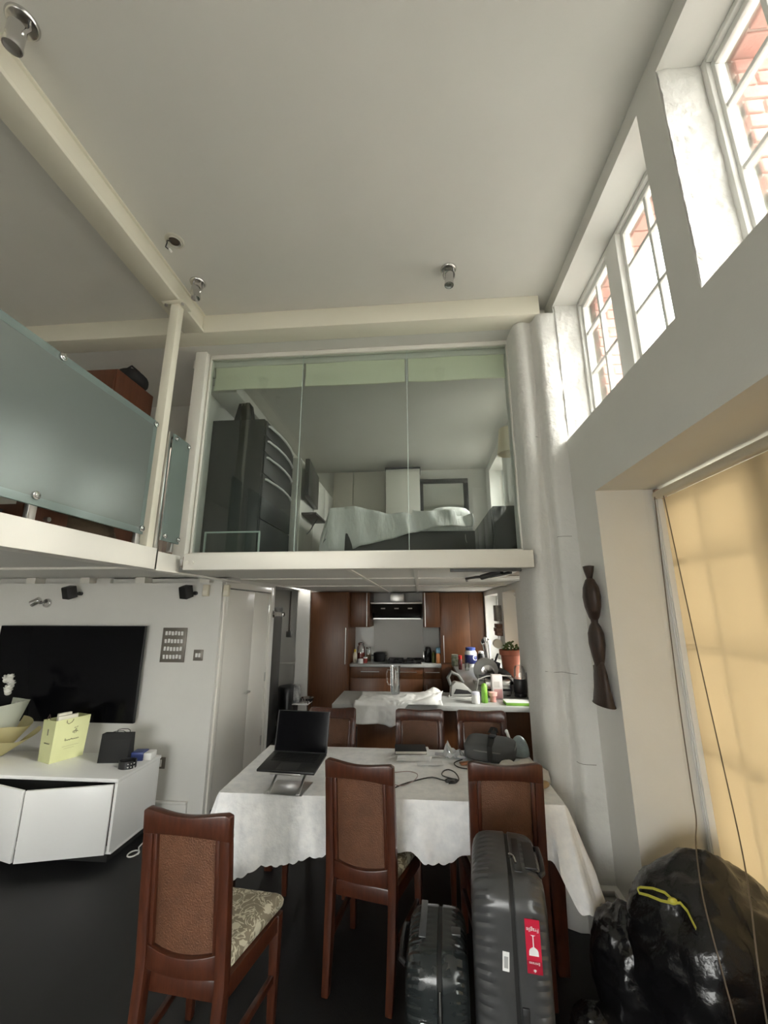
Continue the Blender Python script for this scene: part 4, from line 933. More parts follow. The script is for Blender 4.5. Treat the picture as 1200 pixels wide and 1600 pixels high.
MB().lathe([(.02, -.04), (.055, -.04), (.055, .04), (.02, .04)], n=26, c=(0, 0, 0)).build('roll', cm('paper_cream', (.62, .58, .48), .9), tr)
tr.rotation_euler = (PI/2, 0, 0)
for k, (z, h, c) in enumerate(((1.42, .14, (.16, .08, .05)), (1.60, .20, (.22, .20, .17)))):
    t = T('wall_box', ('stack of brown packets fixed on the window pier', 'grey box fixed high on the window pier')[k], 'box', (1.02, 5.62, z))
    for q in range(3 if k == 0 else 1):
        MB().box(-.035-.01*(q % 2), .034, -.1, .1, q*.05, (q*.05+.046) if k == 0 else h).build('packet', cm('packet%d' % k, c, .7, var=.3, vscale=15), t, bevel=.003)
pp = T('potted_plant', 'succulent in a terracotta pot on the kitchen window sill', 'potted plant', (1.02, 5.0, 1.003))
MB().lathe([(.075, 0), (.105, .24), (.118, .245), (.12, .30), (.11, .30), (.10, .25)], n=28).build('terracotta_pot', cm('terracotta', (.30, .09, .05), .75, var=.1), pp)
MB().lathe([(.104, .275), (.01, .285)], n=20).build('soil', cm('soil', (.03, .02, .015), .9), pp)
gl_ = cm('succulent_green', (.08, .12, .03), .5)
for k in range(9):
    a = k*2.4; r = .02+.008*k; x, y = r*math.cos(a), r*math.sin(a); h = .06+.05*random.random()
    st_ = MB().cyl((x, y, .28), (x*1.15, y*1.15, .28+h), .005, n=6).build('stem', gl_, pp)
    for q in range(5):
        b = q*1.26+k
        MB().ell((x*1.15+.016*math.cos(b), y*1.15+.016*math.sin(b), .28+h-.01*q), (.014, .014, .010), 8, 6).build('leaf', gl_, st_)
S(MB().box(1.0, 1.24, 4.705, 5.415, .985, 1.002), 'trim_7', gloss_white, 'white sill board of the kitchen window')
# ------- items on the peninsula
tw = MB()
def towel(u, v):
    x = -.60+.80*u+.015*math.sin(v*5)
    hang = max(0, .165*(1 if u < .5 else max(0, 1-(u-.5)/.12)))*(1+.12*math.exp(-((u-.42)/.05)**2))
    top = .46*(1-.25*max(0, u-.55)); s = v*(top+hang)
    bump_ = .006+.030*max(0, noise.noise(Vector((u*6, v*3.2, 1))))+.014*abs(noise.noise(Vector((u*15, v*9, 3))))+.085*max(0, u-.66)*2*abs(math.sin(v*4+u*9))
    if s < top: return (x, 4.47-s+.02*math.sin(u*6), .919+bump_)
    return (x+.01*math.sin(u*20), 3.970-.006-.030*abs(math.sin(u*9+.6))*(s-top)/max(.02, hang)-.008*abs(noise.noise(Vector((u*25, s*20, 0)))), .918-(s-top)+.006)
tw.surf(towel, 56, 44)
tag(tw.build('towel', linen, thick=.004, ang=180), 'white towel draped over the peninsula edge', 'towel')
jg = T('glass_jug', 'tall clear glass jug standing on the towel', 'jug', (-.252, 4.36, .936))
MB().lathe([(.044, 0), (.046, .005), (.05, .25), (.054, .262), (.05, .262), (.046, .25), (.041, .012)], n=28).build('jug_body', jar_glass, jg)
MB().lathe([(.041, .010), (.043, .075)], n=24).build('water', glassmat('water', (.88, .9, .9), .12, .7), jg)
MB().tube([(-.048, 0, .22), (-.075, 0, .225), (-.085, 0, .19), (-.082, 0, .11), (-.07, 0, .085), (-.046, 0, .08)], .006).build('jug_handle', jar_glass, jg)
ir = T('steam_iron', 'grey and white steam iron resting upright on the peninsula', 'iron', (.40, 4.46, .912), .15)
MB().prism([(-.11, 0), (.13, 0), (.10, .05), (.02, .12), (-.06, .135), (-.10, .10)], 'y', -.05, .05).build('iron_body', cm('iron_grey', (.33, .33, .31), .3), ir, bevel=.012)
MB().prism([(-.085, .022), (.10, .022), (.06, .055), (-.06, .07)], 'y', -.0535, -.05).build('dark_inlay', black_plastic, ir, bevel=.001)
MB().tube([(-.10, 0, .09), (-.125, 0, .17), (-.09, 0, .22), (-.02, 0, .19), (.03, 0, .12)], [.014, .018, .018, .016, .013], 10).build('iron_handle', cm('iron_handle', (.13, .13, .12), .4), ir)
MB().tube([(-.11, .02, .01), (-.14, -.08, .006), (-.02, -.17, .006), (.10, -.15, .006)], .005).build('power_cord', white_plastic, ir)
lath('white_pot', 'small white lidded pot at the peninsula edge', 'pot', (.502, 4.12, .911), [('pot_body', [(.034, 0), (.037, .004), (.037, .075)], white_plastic), ('pot_lid', [(.0375, .076), (.0375, .096), (.03, .099)], cm('lilac_white', (.66, .66, .74), .4))])
lath('lotion_bottle', 'bright green rounded bottle on the peninsula', 'bottle', (.588, 4.155, .911), [('bottle_body', [(.028, 0), (.03, .004), (.028, .09)], cm('green_plastic', (.16, .36, .04), .3)), ('bottle_cap', [(.0275, .091), (.028, .135), (.022, .158), (.008, .167)], cm('green_cap', (.22, .46, .06), .3))])
lath('pink_pot', 'pink pot with a wide lid in front of the printed box', 'pot', (.672, 4.20, .911), [('pot_body', [(.03, 0), (.026, .03), (.03, .052)], cm('pink_pot', (.62, .30, .27), .4)), ('pot_lid', [(.041, .053), (.041, .082), (.03, .085)], cm('pink_lid', (.70, .40, .36), .4))])
pb = T('printed_box', 'tall white and pink carton among the peninsula clutter', 'box', (.742, 4.37, .911), .05)
MB().box(-.05, .05, -.03, .03, 0, .215).build('carton', cm('carton_white', (.70, .66, .65), .5), pb, bevel=.002)
MB().box(-.035, .045, -.0315, -.03, .0, .085).build('pink_print', cm('print_pink', (.66, .36, .36), .5), pb)
MB().box(-.035, .02, -.0315, -.03, .10, .155).build('grey_print', cm('print_pale', (.55, .52, .50), .5), pb)
ts = T('toaster', 'chrome toaster behind the printed carton', 'toaster', (.78, 4.50, .911))
MB().box(-.14, .12, -.06, .06, .008, .15).build('toaster_body', chrome, ts, bevel=.02, seg=3)
MB().box(-.1, .08, -.03, -.012, .1495, .152).box(-.1, .08, .012, .03, .1495, .152).build('slots', black_matte, ts)
MB().box(-.142, .122, -.063, -.059, .05, .07).build('dark_band', black_plastic, ts)
MB().tube([(-.13, -.05, .03), (-.22, -.03, .05), (-.20, -.06, .16), (-.12, -.075, .19), (.0, -.08, .20), (.12, -.06, .19)], .006).build('power_cord', white_plastic, ts)
for x in (-.11, .09): MB().box(x-.015, x+.015, -.05, .05, 0, .01).build('foot', black_plastic, ts)
lid = T('pan_lid', 'grey sloping pan lid beside the toaster', 'lid', (.93, 4.70, .952))
MB(Matrix.Rotation(.75, 4, 'Y')).lathe([(.11, 0), (.112, .008), (.06, .03), (.012, .036)], (0, 0, .06), 28).build('lid_disc', darksteel, lid)
MB(Matrix.Rotation(.75, 4, 'Y')).cyl((0, 0, .095), (0, 0, .125), .014).build('lid_knob', black_plastic, lid)
bd = T('blender', 'small black blender with a clear cup by the column', 'blender', (.985, 4.46, .911))
MB().lathe([(.058, 0), (.06, .01), (.055, .03), (.062, .04), (.062, .15), (.055, .165)], n=26).build('motor_base', black_plastic, bd)
MB().lathe([(.05, .166), (.055, .17), (.052, .25), (.040, .285), (.01, .295)], n=26).build('clear_cup', jar_glass, bd)
tag(MB(Matrix.Translation((1.04, 4.25, .912)) @ Matrix.Rotation(-.05, 4, 'Y')).box(-.008, .006, -.12, .10, 0, .24).build('tablet', cm('tablet_grey', (.10, .11, .13), .3), bevel=.003), 'grey tablet leaning on the column end of the peninsula', 'tablet')
bk = T('notepad', 'bright green covered notepad lying on the peninsula', 'notepad', (.885, 4.11, .911), 0)
MB().box(-.125, .125, -.07, .08, 0, .024).build('pages', cm('green_edges', (.20, .42, .06), .5), bk, bevel=.002)
MB().box(-.125, .125, -.07, .08, .024, .027).build('cover', cm('pale_cover', (.72, .74, .70), .5), bk)

# ================================================================== THINGS ON THE TABLE
ZT = .7625
ls = T('laptop_stand', 'folding aluminium laptop stand on the tablecloth', 'laptop stand', (-.752, 2.60, ZT), math.radians(-5))
alu = mat('aluminium', (.62, .62, .61), .3, .9)
MB().box(-.11, .11, -.13, .06, .001, .005).build('base_plate', alu, ls, bevel=.002)
for s in (-1, 1): MB().box(s*.085-.010, s*.085+.010, -.125, -.105, .004, .012).ring([[(s*.085-.007, y-.006, z), (s*.085+.007, y-.006, z), (s*.085+.007, y+.006, z), (s*.085-.007, y+.006, z)] for y, z in ((-.11, .008), (.06, .105))]).build('arm', alu, ls, bevel=.002)
MB().box(-.10, .10, .05, .07, .098, .106).box(-.09, .09, -.10, -.085, .088, .098).build('support_bar', alu, ls, bevel=.002)
lt = T('laptop', 'open dark laptop raised on the stand', 'laptop', (-.752, 2.61, ZT+.004), math.radians(-5))
tm = Matrix.Translation((0, 0, .108)) @ Matrix.Rotation(math.radians(7), 4, 'X')
spacegrey = mat('space_grey', (.055, .056, .058), .35, .7)
MB(tm).box(-.17, .17, -.115, .115, 0, .014).build('base', spacegrey, lt, bevel=.004)
MB(tm).box(-.135, .135, -.005, .095, .0142, .0150).build('keyboard', black_matte, lt)
kk = None
for r in range(5):
    for c in range(13):
        km = tm @ Matrix.Translation((-.125+c*.0208, .005+r*.019, .015))
        if kk is None: kk = MB().box(-.009, .009, -.008, .008, 0, .0012).build('key', black_plastic, lt); kk.matrix_local = km
        else:
            q = kk.copy(); COL.objects.link(q); q.parent = lt; q.matrix_local = km
MB(tm).box(-.06, .06, -.105, -.02, .0141, .0146).build('trackpad', mat('trackpad', (.05, .05, .052), .3), lt)
sm = tm @ Matrix.Translation((0, .115, .012)) @ Matrix.Rotation(math.radians(-17), 4, 'X')
MB(sm).box(-.17, .17, 0, .006, 0, .228).build('lid', spacegrey, lt, bevel=.003)
MB(sm).box(-.167, .167, -.001, .0005, .004, .224).build('screen', screen_m, lt)
MB(sm).box(-.168, -.162, -.0012, 0, .0, .228).box(.162, .168, -.0012, 0, 0, .228).build('bezel', black_plastic, lt)
nb = T('notebook', 'black hardcover notebook on top of the papers', 'notebook', (-.08, 3.16, .792), math.radians(4))
MB().box(-.105, .105, -.07, .07, .002, .018).build('pages', mat('paper', (.72, .70, .65), .8), nb)
MB().box(-.108, .108, -.073, .073, 0, .002).box(-.108, .108, -.073, .073, .018, .0205).box(-.108, -.105, -.073, .073, .002, .018).build('cover', black_matte, nb, bevel=.001)
pap = mat('print_paper', (.70, .71, .72), .8, var=.06, vscale=16)
for i, (lab, x, y, w_, d_, rz, z) in enumerate((('thick pile of white paper under the black notebook', -.06, 3.15, .23, .20, .05, .0), ('loose printed sheet beside the black notebook', .12, 3.20, .16, .12, -.1, .008), ('folded grey letter in front of the paper pile', .05, 3.02, .17, .08, .12, .0))):
    h = (.0285, .004, .005)[i]
    p = T('paper_sheets', lab, 'papers', (x, y, ZT+z*0+.0005), rz)
    for q in range(4 if i == 0 else 2):
        MB(Matrix.Rotation((q-1)*.03, 4, 'Z')).box(-w_/2, w_/2, -d_/2, d_/2, q*h/4, q*h/4+h/4.2).build('sheet', pap, p)
    if i == 1: MB().box(-.03, .03, -.03, .03, h*.72, h*.76).build('print_block', mat('grey_ink', (.35, .35, .38), .8), p)
plas = T('plastic_wrap', 'crumpled clear plastic sleeve beside the loose sheets', 'wrapping', (.225, 3.16, ZT))
MB().surf(lambda u, v: (-.07+.14*u+.01*math.sin(v*9), -.05+.09*v, .004+.07*abs(noise.noise(Vector((u*4, v*4, 8))))+.05*max(0, 1-abs(u-.15)*5)*v), 14, 12).build('sleeve', frosted('clear_plastic', (.75, .77, .78), .45, .3, .2, .15), plas, thick=.001)
tag(MB(Matrix.Translation((.30, 3.03, ZT+.001)) @ Matrix.Rotation(.3, 4, 'Z')).box(-.055, .055, -.02, .02, 0, .012).build('leather_pouch', mat('tan_leather', (.28, .12, .06), .6, var=.2), bevel=.004), 'flat tan leather pouch beside the sling bag', 'pouch')
bk2 = mat('cable_black', (.012, .012, .012), .4)
def coil(c, r, n, tilt=0): return [(c[0]+r*math.cos(k)*(1+.1*math.sin(k*2)), c[1]+r*.8*math.sin(k), ZT+.004+.002*math.sin(k*3)) for k in [i*.35 for i in range(n)]]
tag(MB().tube(catmull([(-.19, 2.56, ZT+.006), (-.12, 2.66, ZT+.004), (-.02, 2.74, ZT+.004), (.06, 2.78, ZT+.004), (.13, 2.74, ZT+.004)]+coil((.17, 2.74), .035, 40)+[(.12, 2.79, ZT+.012), (.13, 2.86, ZT+.012), (.165, 2.90, ZT+.008), (.20, 2.85, ZT+.01), (.215, 2.76, ZT+.008), (.19, 2.70, ZT+.008), (.15, 2.69, ZT+.008)], 3), .0035, 7).build('charging_cable', bk2), 'black charging cable coiled in the middle of the table', 'cable')
tag(MB().tube(catmull([(-.17, 2.84, ZT+.004), (-.08, 2.86, ZT+.004), (-.03, 2.80, ZT+.010), (-.05, 2.70, ZT+.013), (-.12, 2.62, ZT+.013), (-.19, 2.68, ZT+.004)]), .0022, 6).build('thin_wire', mat('wire_pink', (.35, .25, .25), .5)), 'thin pinkish wire loop beside the near chair back', 'cable')
tag(MB().tube(catmull([(.27, 3.10, ZT+.004), (.21, 3.03, ZT+.004), (.24, 2.95, ZT+.004), (.36, 2.92, ZT+.004)]), .0035, 7).build('thin_wire', bk2), 'short black wire running under the sling bag', 'cable')
# sling bag
gr = mat('grey_bag_fabric', (.075, .078, .078), .75, bump=.3, bscale=220, bdist=.002)
sl = T('sling_bag', 'dark grey padded sling bag with black strap on the table', 'bag', (.462, 3.12, ZT), math.radians(-20))
def bagf(d): 
    e = (abs(d.x)**5+abs(d.y)**5+abs(d.z)**4)**(-1/4.7); return e*(1+.03*noise.noise(d*3))
MB(Matrix.Translation((0, 0, .072)) @ Matrix.Rotation(.18, 4, 'X')).ell((0, 0, 0), (.165, .108, .055), 48, 28, bagf).build('bag_body', gr, sl, ang=80)
pts = []
for k in range(41):
    a = 2*PI*k/40; c, s = math.cos(a), math.sin(a); e = (abs(c)**3.2+abs(s)**3.2)**(-1/3.2); pts.append((.168*c*e, .111*s*e, .012))
MB(Matrix.Translation((0, 0, .086)) @ Matrix.Rotation(.18, 4, 'X')).tube(pts, .0035, 6).build('piping', mat('grey_piping', (.22, .22, .21), .6), sl)
MB().ribbon([(.02, -.128, .03), (.018, -.116, .112), (.02, -.05, .131), (.015, .03, .146), (.012, .10, .156), (.01, .135, .10)], (1, 0, 0), .032, .005).build('strap', black_matte, sl)
MB().box(-.003, .040, -.02, .02, .142, .156).build('buckle', black_plastic, sl, bevel=.003)
MB().ribbon([(-.02, .10, .14), (.0, .12, .175), (.02, .12, .17), (.03, .09, .15)], (1, 0, 0), .025, .004).build('strap_loop', black_matte, sl)
hm = T('clear_case', 'pale blue-grey domed plastic case behind the sling bag', 'case', (.68, 3.235, ZT))
MB().ell((0, 0, .004), (.066, .066, .12), 30, 20, lambda d: 1 if d.z > 0 else .05/max(.05, abs(d.z))).build('dome', mat('pale_blue_gloss', (.33, .40, .42), .12, var=.25, vscale=10), hm, ang=80)
MB().cyl((-.07, -.04, .10), (-.085, -.03, .15), .010).ell((-.088, -.03, .155), (.012, .012, .014), 10, 8).build('nozzle', white_plastic, hm)
wc = MB()
def wcl(u, v):
    r = (u-.5)*2; q = (v-.5)*2; e = max(0, 1-(abs(r)**2.5+abs(q)**2.5))
    return (.61+.155*r+.02*q, 2.865+.095*q-.02*r, ZT+.006+.07*e**.6*(1+.4*noise.noise(Vector((u*4, v*4, 5))))+.01*abs(noise.noise(Vector((u*11, v*11, 0)))))
wc.surf(wcl, 36, 28)
tag(wc.build('crumpled_shirt', mat('off_white_cotton', (.70, .67, .63), .85, bump=.2, bscale=25, bdist=.01), thick=.004, ang=180), 'crumpled off-white cotton shirt at the table end', 'clothing')
wb = T('wooden_brush', 'small pale wooden brush near the table corner', 'brush', (.675, 2.68, ZT), .3)
MB().ell((0, 0, .022), (.045, .025, .02), 20, 12).build('brush_back', mat('pale_wood', (.42, .29, .15), .5, var=.15, vscale=12), wb)
MB().cyl((-.045, -.012, .022), (-.047, -.0125, .022), .012, n=14).build('end_ring', black_plastic, wb)

# ================================================================== THINGS ON THE CABINET
ZC = .5525
yb = mat('pale_lime_paper', (.60, .62, .33), .6, var=.03, vscale=5); ink = mat('dark_print', (.09, .08, .07), .6)
pbg = T('paper_bag', 'pale lime paper carrier bag with a printed emblem', 'paper bag', (-2.952, 3.392, ZC), math.radians(68))
W_, D_, H_ = .245, .17, .315
def panel(p): return MB()._add(p, [(0, 1, 2, 3)])
g_ = .012
panel([(0, 0, 0), (W_, 0, 0), (W_+g_, -g_, H_), (-g_*.2, -g_, H_)]).build('front_panel', yb, pbg, thick=.002, smooth=False)
panel([(0, D_, 0), (W_, D_, 0), (W_+g_, D_+g_, H_*.98), (0, D_+g_, H_*.97)]).build('back_panel', yb, pbg, thick=.002, smooth=False)
panel([(0, 0, 0), (0, D_, 0), (0, D_+g_, H_*.97), (-g_*.2, -g_, H_)]).build('gusset', yb, pbg, thick=.002, smooth=False)
panel([(W_, 0, 0), (W_, D_, 0), (W_+g_, D_+g_, H_*.98), (W_+g_, -g_, H_)]).build('gusset', yb, pbg, thick=.002, smooth=False)
panel([(0, 0, .001), (W_, 0, .001), (W_, D_, .001), (0, D_, .001)]).build('bag_base', yb, pbg, smooth=False)
MB().tube([(.075, -.014, .305), (.073, -.02, .288), (.085, -.026, .278), (.105, -.026, .286), (.12, -.018, .298), (.122, -.014, .306)], .0022, 6).build('cord_handle', mat('dark_cord', (.05, .03, .025), .6), pbg)
MB().tube([(.02, D_+.01, .30), (.03, D_, .34), (.0, D_*.6, .345), (-.01, D_*.4, .32)], .003, 6).build('cord_handle', MATS['dark_cord'], pbg)
MB().box(.03, .18, .03, .06, .20, .335).box(.05, .15, .07, .10, .2, .35).build('tissue', mat('tissue', (.68, .66, .55), .8), pbg, bevel=.004)
def fy(z): return -g_*z/H_-.0022
def stroke(pts, r=.0016):
    return MB().tube([(x, fy(z), z) for x, z in pts], r, 5)
m = MB()
for pts in ([(.140, .235), (.146, .238), (.152, .237)], [(.158, .237), (.163, .242), (.168, .241)], [(.132, .208), (.140, .213), (.150, .211), (.160, .214), (.166, .209)], [(.138, .212), (.134, .203), (.137, .196)], [(.146, .211), (.144, .200), (.149, .192)], [(.156, .212), (.160, .203), (.157, .194)], [(.164, .210), (.169, .204), (.173, .206)], [(.150, .212), (.152, .222), (.157, .226), (.160, .221)]):
    m.tube([(x, fy(z), z) for x, z in pts], .0017, 5)
m.build('emblem_print', ink, pbg)
stroke([(.08+.0042*k, .150+.0042*math.sin(k*1.9)+(.012 if k in (1, 12) else 0)) for k in range(26)], .0018).build('script_print', ink, pbg)
stroke([(.07+.004*k, .105+.0012*math.sin(k*2.3)) for k in range(32)], .001).build('small_print', mat('pale_ink', (.33, .32, .2), .6), pbg)
stroke([(.085+.004*k, .088+.0012*math.sin(k*2.9)) for k in range(20)], .001).build('small_print', MATS['pale_ink'], pbg)
MB().tube([(-.004, .04+.004*k, .14+.004*math.sin(k*1.7)) for k in range(20)], .0016, 5).build('script_print', ink, pbg)
MB().tube([(-.0045, .085, .20), (-.0048, .085, .245)], .004, 5).build('emblem_print', ink, pbg)
bbg = T('paper_bag', 'small black gift bag on the white cabinet', 'paper bag', (-2.475, 3.50, ZC), math.radians(6))
MB().prism([(-.045, 0), (.045, 0), (.03, .21), (-.03, .21)], 'x', -.12, .115).build('bag_body', black_matte, bbg, bevel=.002)
MB().box(-.08, .118, -.033, -.029, .16, .218).build('front_flap', black_matte, bbg)
for y in (-.03, .03): MB().tube([(-.03, y, .205), (-.03, y, .225), (.0, y, .232), (.05, y, .232), (.07, y, .222), (.07, y, .205)], .003, 6).build('cord_handle', black_plastic, bbg)
blt = T('studded_belt', 'coiled black belt with silver studs on the cabinet edge', 'belt', (-2.29, 3.385, ZC))
MB().ring([[((.065-q*.004)*math.cos(a), (.055-q*.004)*math.sin(a), z) for z, q in ((0, 0), (.052, 0), (.052, 1), (0, 1))] for a in [2*PI*k/36 for k in range(35)]]).build('belt_coil', black_plastic, blt)
for k in range(3):
    for z in (.015, .037):
        a = -1.0+k*.35; MB().ell((.066*math.cos(a), .056*math.sin(a), z), (.006, .006, .006), 8, 6).build('stud', chrome, blt)
bx = T('blue_box', 'small blue and white box behind the belt', 'box', (-2.29, 3.57, ZC), .15)
MB().box(-.075, .02, -.05, .05, 0, .062).build('blue_end', mat('box_blue', (.035, .055, .20), .4), bx, bevel=.002)
MB().box(.021, .085, -.045, .05, 0, .055).build('white_end', white_plastic, bx, bevel=.004)
tag(MB().surf(lambda u, v: (-2.42+.10*u, 3.36+.04*v, ZC+.001+.006*abs(noise.noise(Vector((u*5, v*5, 2))))), 12, 8).build('tissue_scrap', mat('tissue_white', (.72, .72, .74), .8), thick=.001), 'scrap of white tissue in front of the black gift bag', 'paper')
# bouquet
bq_ = T('bouquet', 'bouquet of white blooms in pale yellow wrapping paper', 'bouquet', (-3.55, 3.50, ZC))
wrapm = cloth_translucent('yellow_wrap', (.66, .60, .34), (.5, .45, .22), .25); wrapg = cloth_translucent('pale_green_wrap', (.58, .60, .50), (.4, .42, .34), .25)
def cone(h0, h1, r0, r1, a0, a1, ruf, ph, tilt):
    return lambda u, v: ((r0+(r1-r0)*v+ruf*v*math.sin(u*14+ph))*math.cos(a0+(a1-a0)*u)+tilt[0]*v, (r0+(r1-r0)*v+ruf*v*math.sin(u*14+ph))*math.sin(a0+(a1-a0)*u)+tilt[1]*v, h0+(h1-h0)*v+ruf*1.5*v*math.cos(u*11+ph))
MB().surf(cone(.03, .42, .05, .20, -2.6, 2.0, .008, 0, (-.05, .02)), 40, 12).build('outer_wrap', wrapg, bq_, thick=.002)
MB().surf(cone(.02, .25, .06, .23, -3.1, 1.6, .016, 1, (.0, -.02)), 60, 12).build('ruffled_wrap', wrapm, bq_, thick=.002)
MB().surf(cone(.01, .17, .06, .27, -2.6, .9, .018, 2, (.02, -.02)), 50, 10).build('ruffled_wrap', wrapm, bq_, thick=.002)
MB().cyl((0, 0, .0), (0, 0, .12), .04, .05, 14).build('stems', mat('stem_green', (.08, .14, .04), .6), bq_)
petal = mat('white_petal', (.74, .73, .67), .7)
for k in range(9):
    a = k*2.39; r = .035+.045*(k % 3); c = (-.05+r*math.cos(a)+.03, .02+r*math.sin(a)-.02, .50+.05*((k*7) % 4)-.06*(k % 3))
    fl = MB().ell(c, (.025, .025, .022), 10, 8).build('flower_head', petal, bq_)
    for q in range(10):
        b = q*.63; e = .03 if q % 2 else .022
        MB(Matrix.Translation(c) @ Matrix.Rotation(b, 4, 'Z') @ Matrix.Rotation(-.6-.4*(q % 2), 4, 'Y')).ell((e, 0, .005), (.022, .018, .006), 8, 6).build('petal', petal, fl)
tag(MB().tube([(-2.12+.035*math.cos(k*.5), 3.33+.045*math.sin(k*.5), .007+.0004*k) for k in range(14)]+[(-2.14, 3.42, .006), (-2.15, 3.52, .006), (-2.17, 3.72, .10)], .005, 7).build('white_cable', white_plastic), 'white cable loop on the floor by the cabinet', 'cable')

# ================================================================== LOFT BEDROOM
ch = T('chest_of_drawers', 'tall charcoal chest of drawers with bowed silver handles', 'chest of drawers', (-1.895, 3.40, 2.128))
MB().box(0, .50, 0, .84, 0, 1.345).build('carcass', charcoal, ch, bevel=.004)
for z0, z1 in ((1.19, 1.33), (1.03, 1.18), (.82, 1.02), (.40, .81)):
    dr = MB().box(.501, .52, .01, .83, z0, z1).build('drawer', charcoal, ch, bevel=.003)
    MB().tube([(.52, .05, z1-.04), (.535, .06, z1-.04), (.56, .25, z1-.04), (.568, .42, z1-.04), (.56, .6, z1-.04), (.535, .78, z1-.04), (.52, .79, z1-.04)], .011).build('handle', mat('silver_handle', (.75, .75, .74), .35, .25), dr)
MB().box(.501, .52, .01, .83, .05, .39).build('cabinet_door', charcoal, ch, bevel=.003)
hb_ = T('carrier_bag', 'black carrier bag standing on the charcoal chest', 'bag', (-1.66, 3.56, 3.474))
MB().prism([(-.10, 0), (.10, 0), (.055, .235), (-.05, .235)], 'y', -.05, .05).build('bag_body', black_matte, hb_, bevel=.006)
MB().tube([(-.02, -.05, .20), (-.015, -.055, .23), (.0, -.05, .24), (.012, -.055, .22), (.012, -.052, .20)], .004).build('clip', chrome, hb_)
cw = T('white_wardrobe', 'low white wardrobe run behind the charcoal chest', 'wardrobe', (-1.895, 4.30, 2.128))
MB().box(0, .585, 0, 1.76, 0, 1.30).build('carcass', paint, cw)
for k in range(3): MB().box(.586, .602, .01+k*.585, .575+k*.585, .04, 1.28).build('wardrobe_door', gloss_white, cw, bevel=.002)
bt = T('bedroom_television', 'dark television on a wall arm inside the loft bedroom', 'television', (-1.232, 4.55, 3.17))
MB(Matrix.Rotation(math.radians(5), 4, 'Z')).box(-.025, .025, -.34, .34, -.21, .21).build('screen_body', mat('dim_screen', (.02, .02, .021), .3), bt, bevel=.004)
MB().cyl((-.03, 0, .0), (-.05, 0, 0), .03).build('arm', chrome, bt)
sh = T('wall_shelf', 'small dark shelf on a bracket below the bedroom television', 'shelf', (-1.275, 4.62, 2.78))
MB().box(-.02, .15, -.25, .25, 0, .025).build('shelf_board', mat('dark_shelf', (.05, .04, .035), .5), sh, bevel=.002)
MB().tube([(-.02, 0, -.18), (.02, 0, -.14), (.10, 0, 0)], .006).build('bracket', darksteel, sh)
bd_ = T('double_bed', 'low dark bed with heaped white duvet in the loft', 'bed', (-.22, 4.85, 2.128))
MB().box(-.74, .80, -.70, .72, .04, .40).build('bed_base', charcoal, bd_, bevel=.01)
for sx in (-.7, .74):
    for sy in (-.65, .66): MB().box(sx-.03, sx+.03, sy-.03, sy+.03, 0, .04).build('foot', charcoal, bd_)
MB().box(-.72, .79, -.68, .70, .40, .52).build('mattress', sheet_m, bd_, bevel=.03, seg=3)
MB().tube([(.70, -.702, .36), (.70, -.715, .30), (.71, -.715, .27)], .006).build('pull_tab', chrome, bd_)
dv = MB()
def duv(u, v):
    x = -.80+1.58*u; a = v
    edge = .5+.06*math.sin(u*9)
    y = -.735+1.40*max(0, (a-.3)/.7) if a > .3 else -.735-.03*math.sin(u*25)*(.3-a)/.3
    hem = .20+.24*min(1, max(0, (u-.15)*1.6)) if u > .05 else .10
    top = .60+.06*math.sin(u*5+1)*math.sin(a*4)+.05*noise.noise(Vector((u*6, a*4, 1)))+(.06 if .62 < u < .9 else 0)
    z = top if a > .3 else top-(top-hem)*(1-a/.3)**1.0
    if u < .06: z = min(z, .2+.3*u/.06+ (.15 if a > .3 else 0))
    return (x+.015*noise.noise(Vector((u*20, a*5, 4))), y+.02*math.sin(u*40+a*6)*(1 if a < .35 else .3), z)
dv.surf(duv, 90, 40)
dv.build('duvet', sheet_m, bd_, thick=.012, ang=180)
for k, (x, y) in enumerate(((.58, -.2), (.60, .35))):
    MB().ell((x, y, .66), (.24, .30, .085), 24, 14, lambda d: (abs(d.x)**2.6+abs(d.y)**2.6+abs(d.z)**2)**(-1/2.3)*(1+.04*noise.noise(d*4))).build('pillow', sheet_m, bd_, ang=80)
mi = T('framed_mirror', 'large black framed mirror leaning behind the bed', 'mirror', (.395, 5.98, 2.6))
MB().box(-.37, .37, -.02, .02, 1.0, 1.07).box(-.37, -.30, -.02, .02, 0, 1.0).box(.30, .37, -.02, .02, 0, 1.0).box(-.30, .30, -.02, .02, 0, .06).build('mirror_frame', charcoal, mi, bevel=.004)
MB().box(-.30, .30, .0, .008, .06, 1.0).build('mirror_glass', mat('mirror_glass', (.7, .72, .7), .06, 1.0), mi)
MB().box(-.37, .37, -.015, .02, -.47, 0).build('mirror_stand', charcoal, mi)
tc_ = T('tall_white_cupboard', 'tall pale cupboard standing beside the mirror', 'cupboard', (-.20, 5.84, 2.128))
MB().box(-.245, .245, -.2, .1, 0, 1.60).build('carcass', paint, tc_, bevel=.003)
MB().box(-.24, .24, -.218, -.201, .04, 1.56).build('cupboard_door', gloss_white, tc_, bevel=.002)
MB().box(-.255, .255, -.225, .11, 1.60, 1.62).build('top_board', charcoal, tc_)
for lab, x0, x1 in (('pale sliding wardrobe door beside the white cupboard', -.98, -.47), ('pale sliding wardrobe door in the bedroom corner', -1.29, -.99)):
    sd_ = T('sliding_door', lab, 'wardrobe door', (x0, 6.02, 2.13), 0, 'pale sliding wardrobe doors')
    MB().box(0, x1-x0, 0, .03, 0, 1.70).build('door_board', mat('greige_door', (.55, .52, .46), .5), sd_, bevel=.003)
    MB().box(x1-x0-.06, x1-x0-.045, -.012, 0, .7, 1.0).build('handle', chrome, sd_)
lmp = T('wall_lamp', 'cream shaded wall lamp just inside the glass screen', 'lamp', (1.05, 3.52, 3.2))
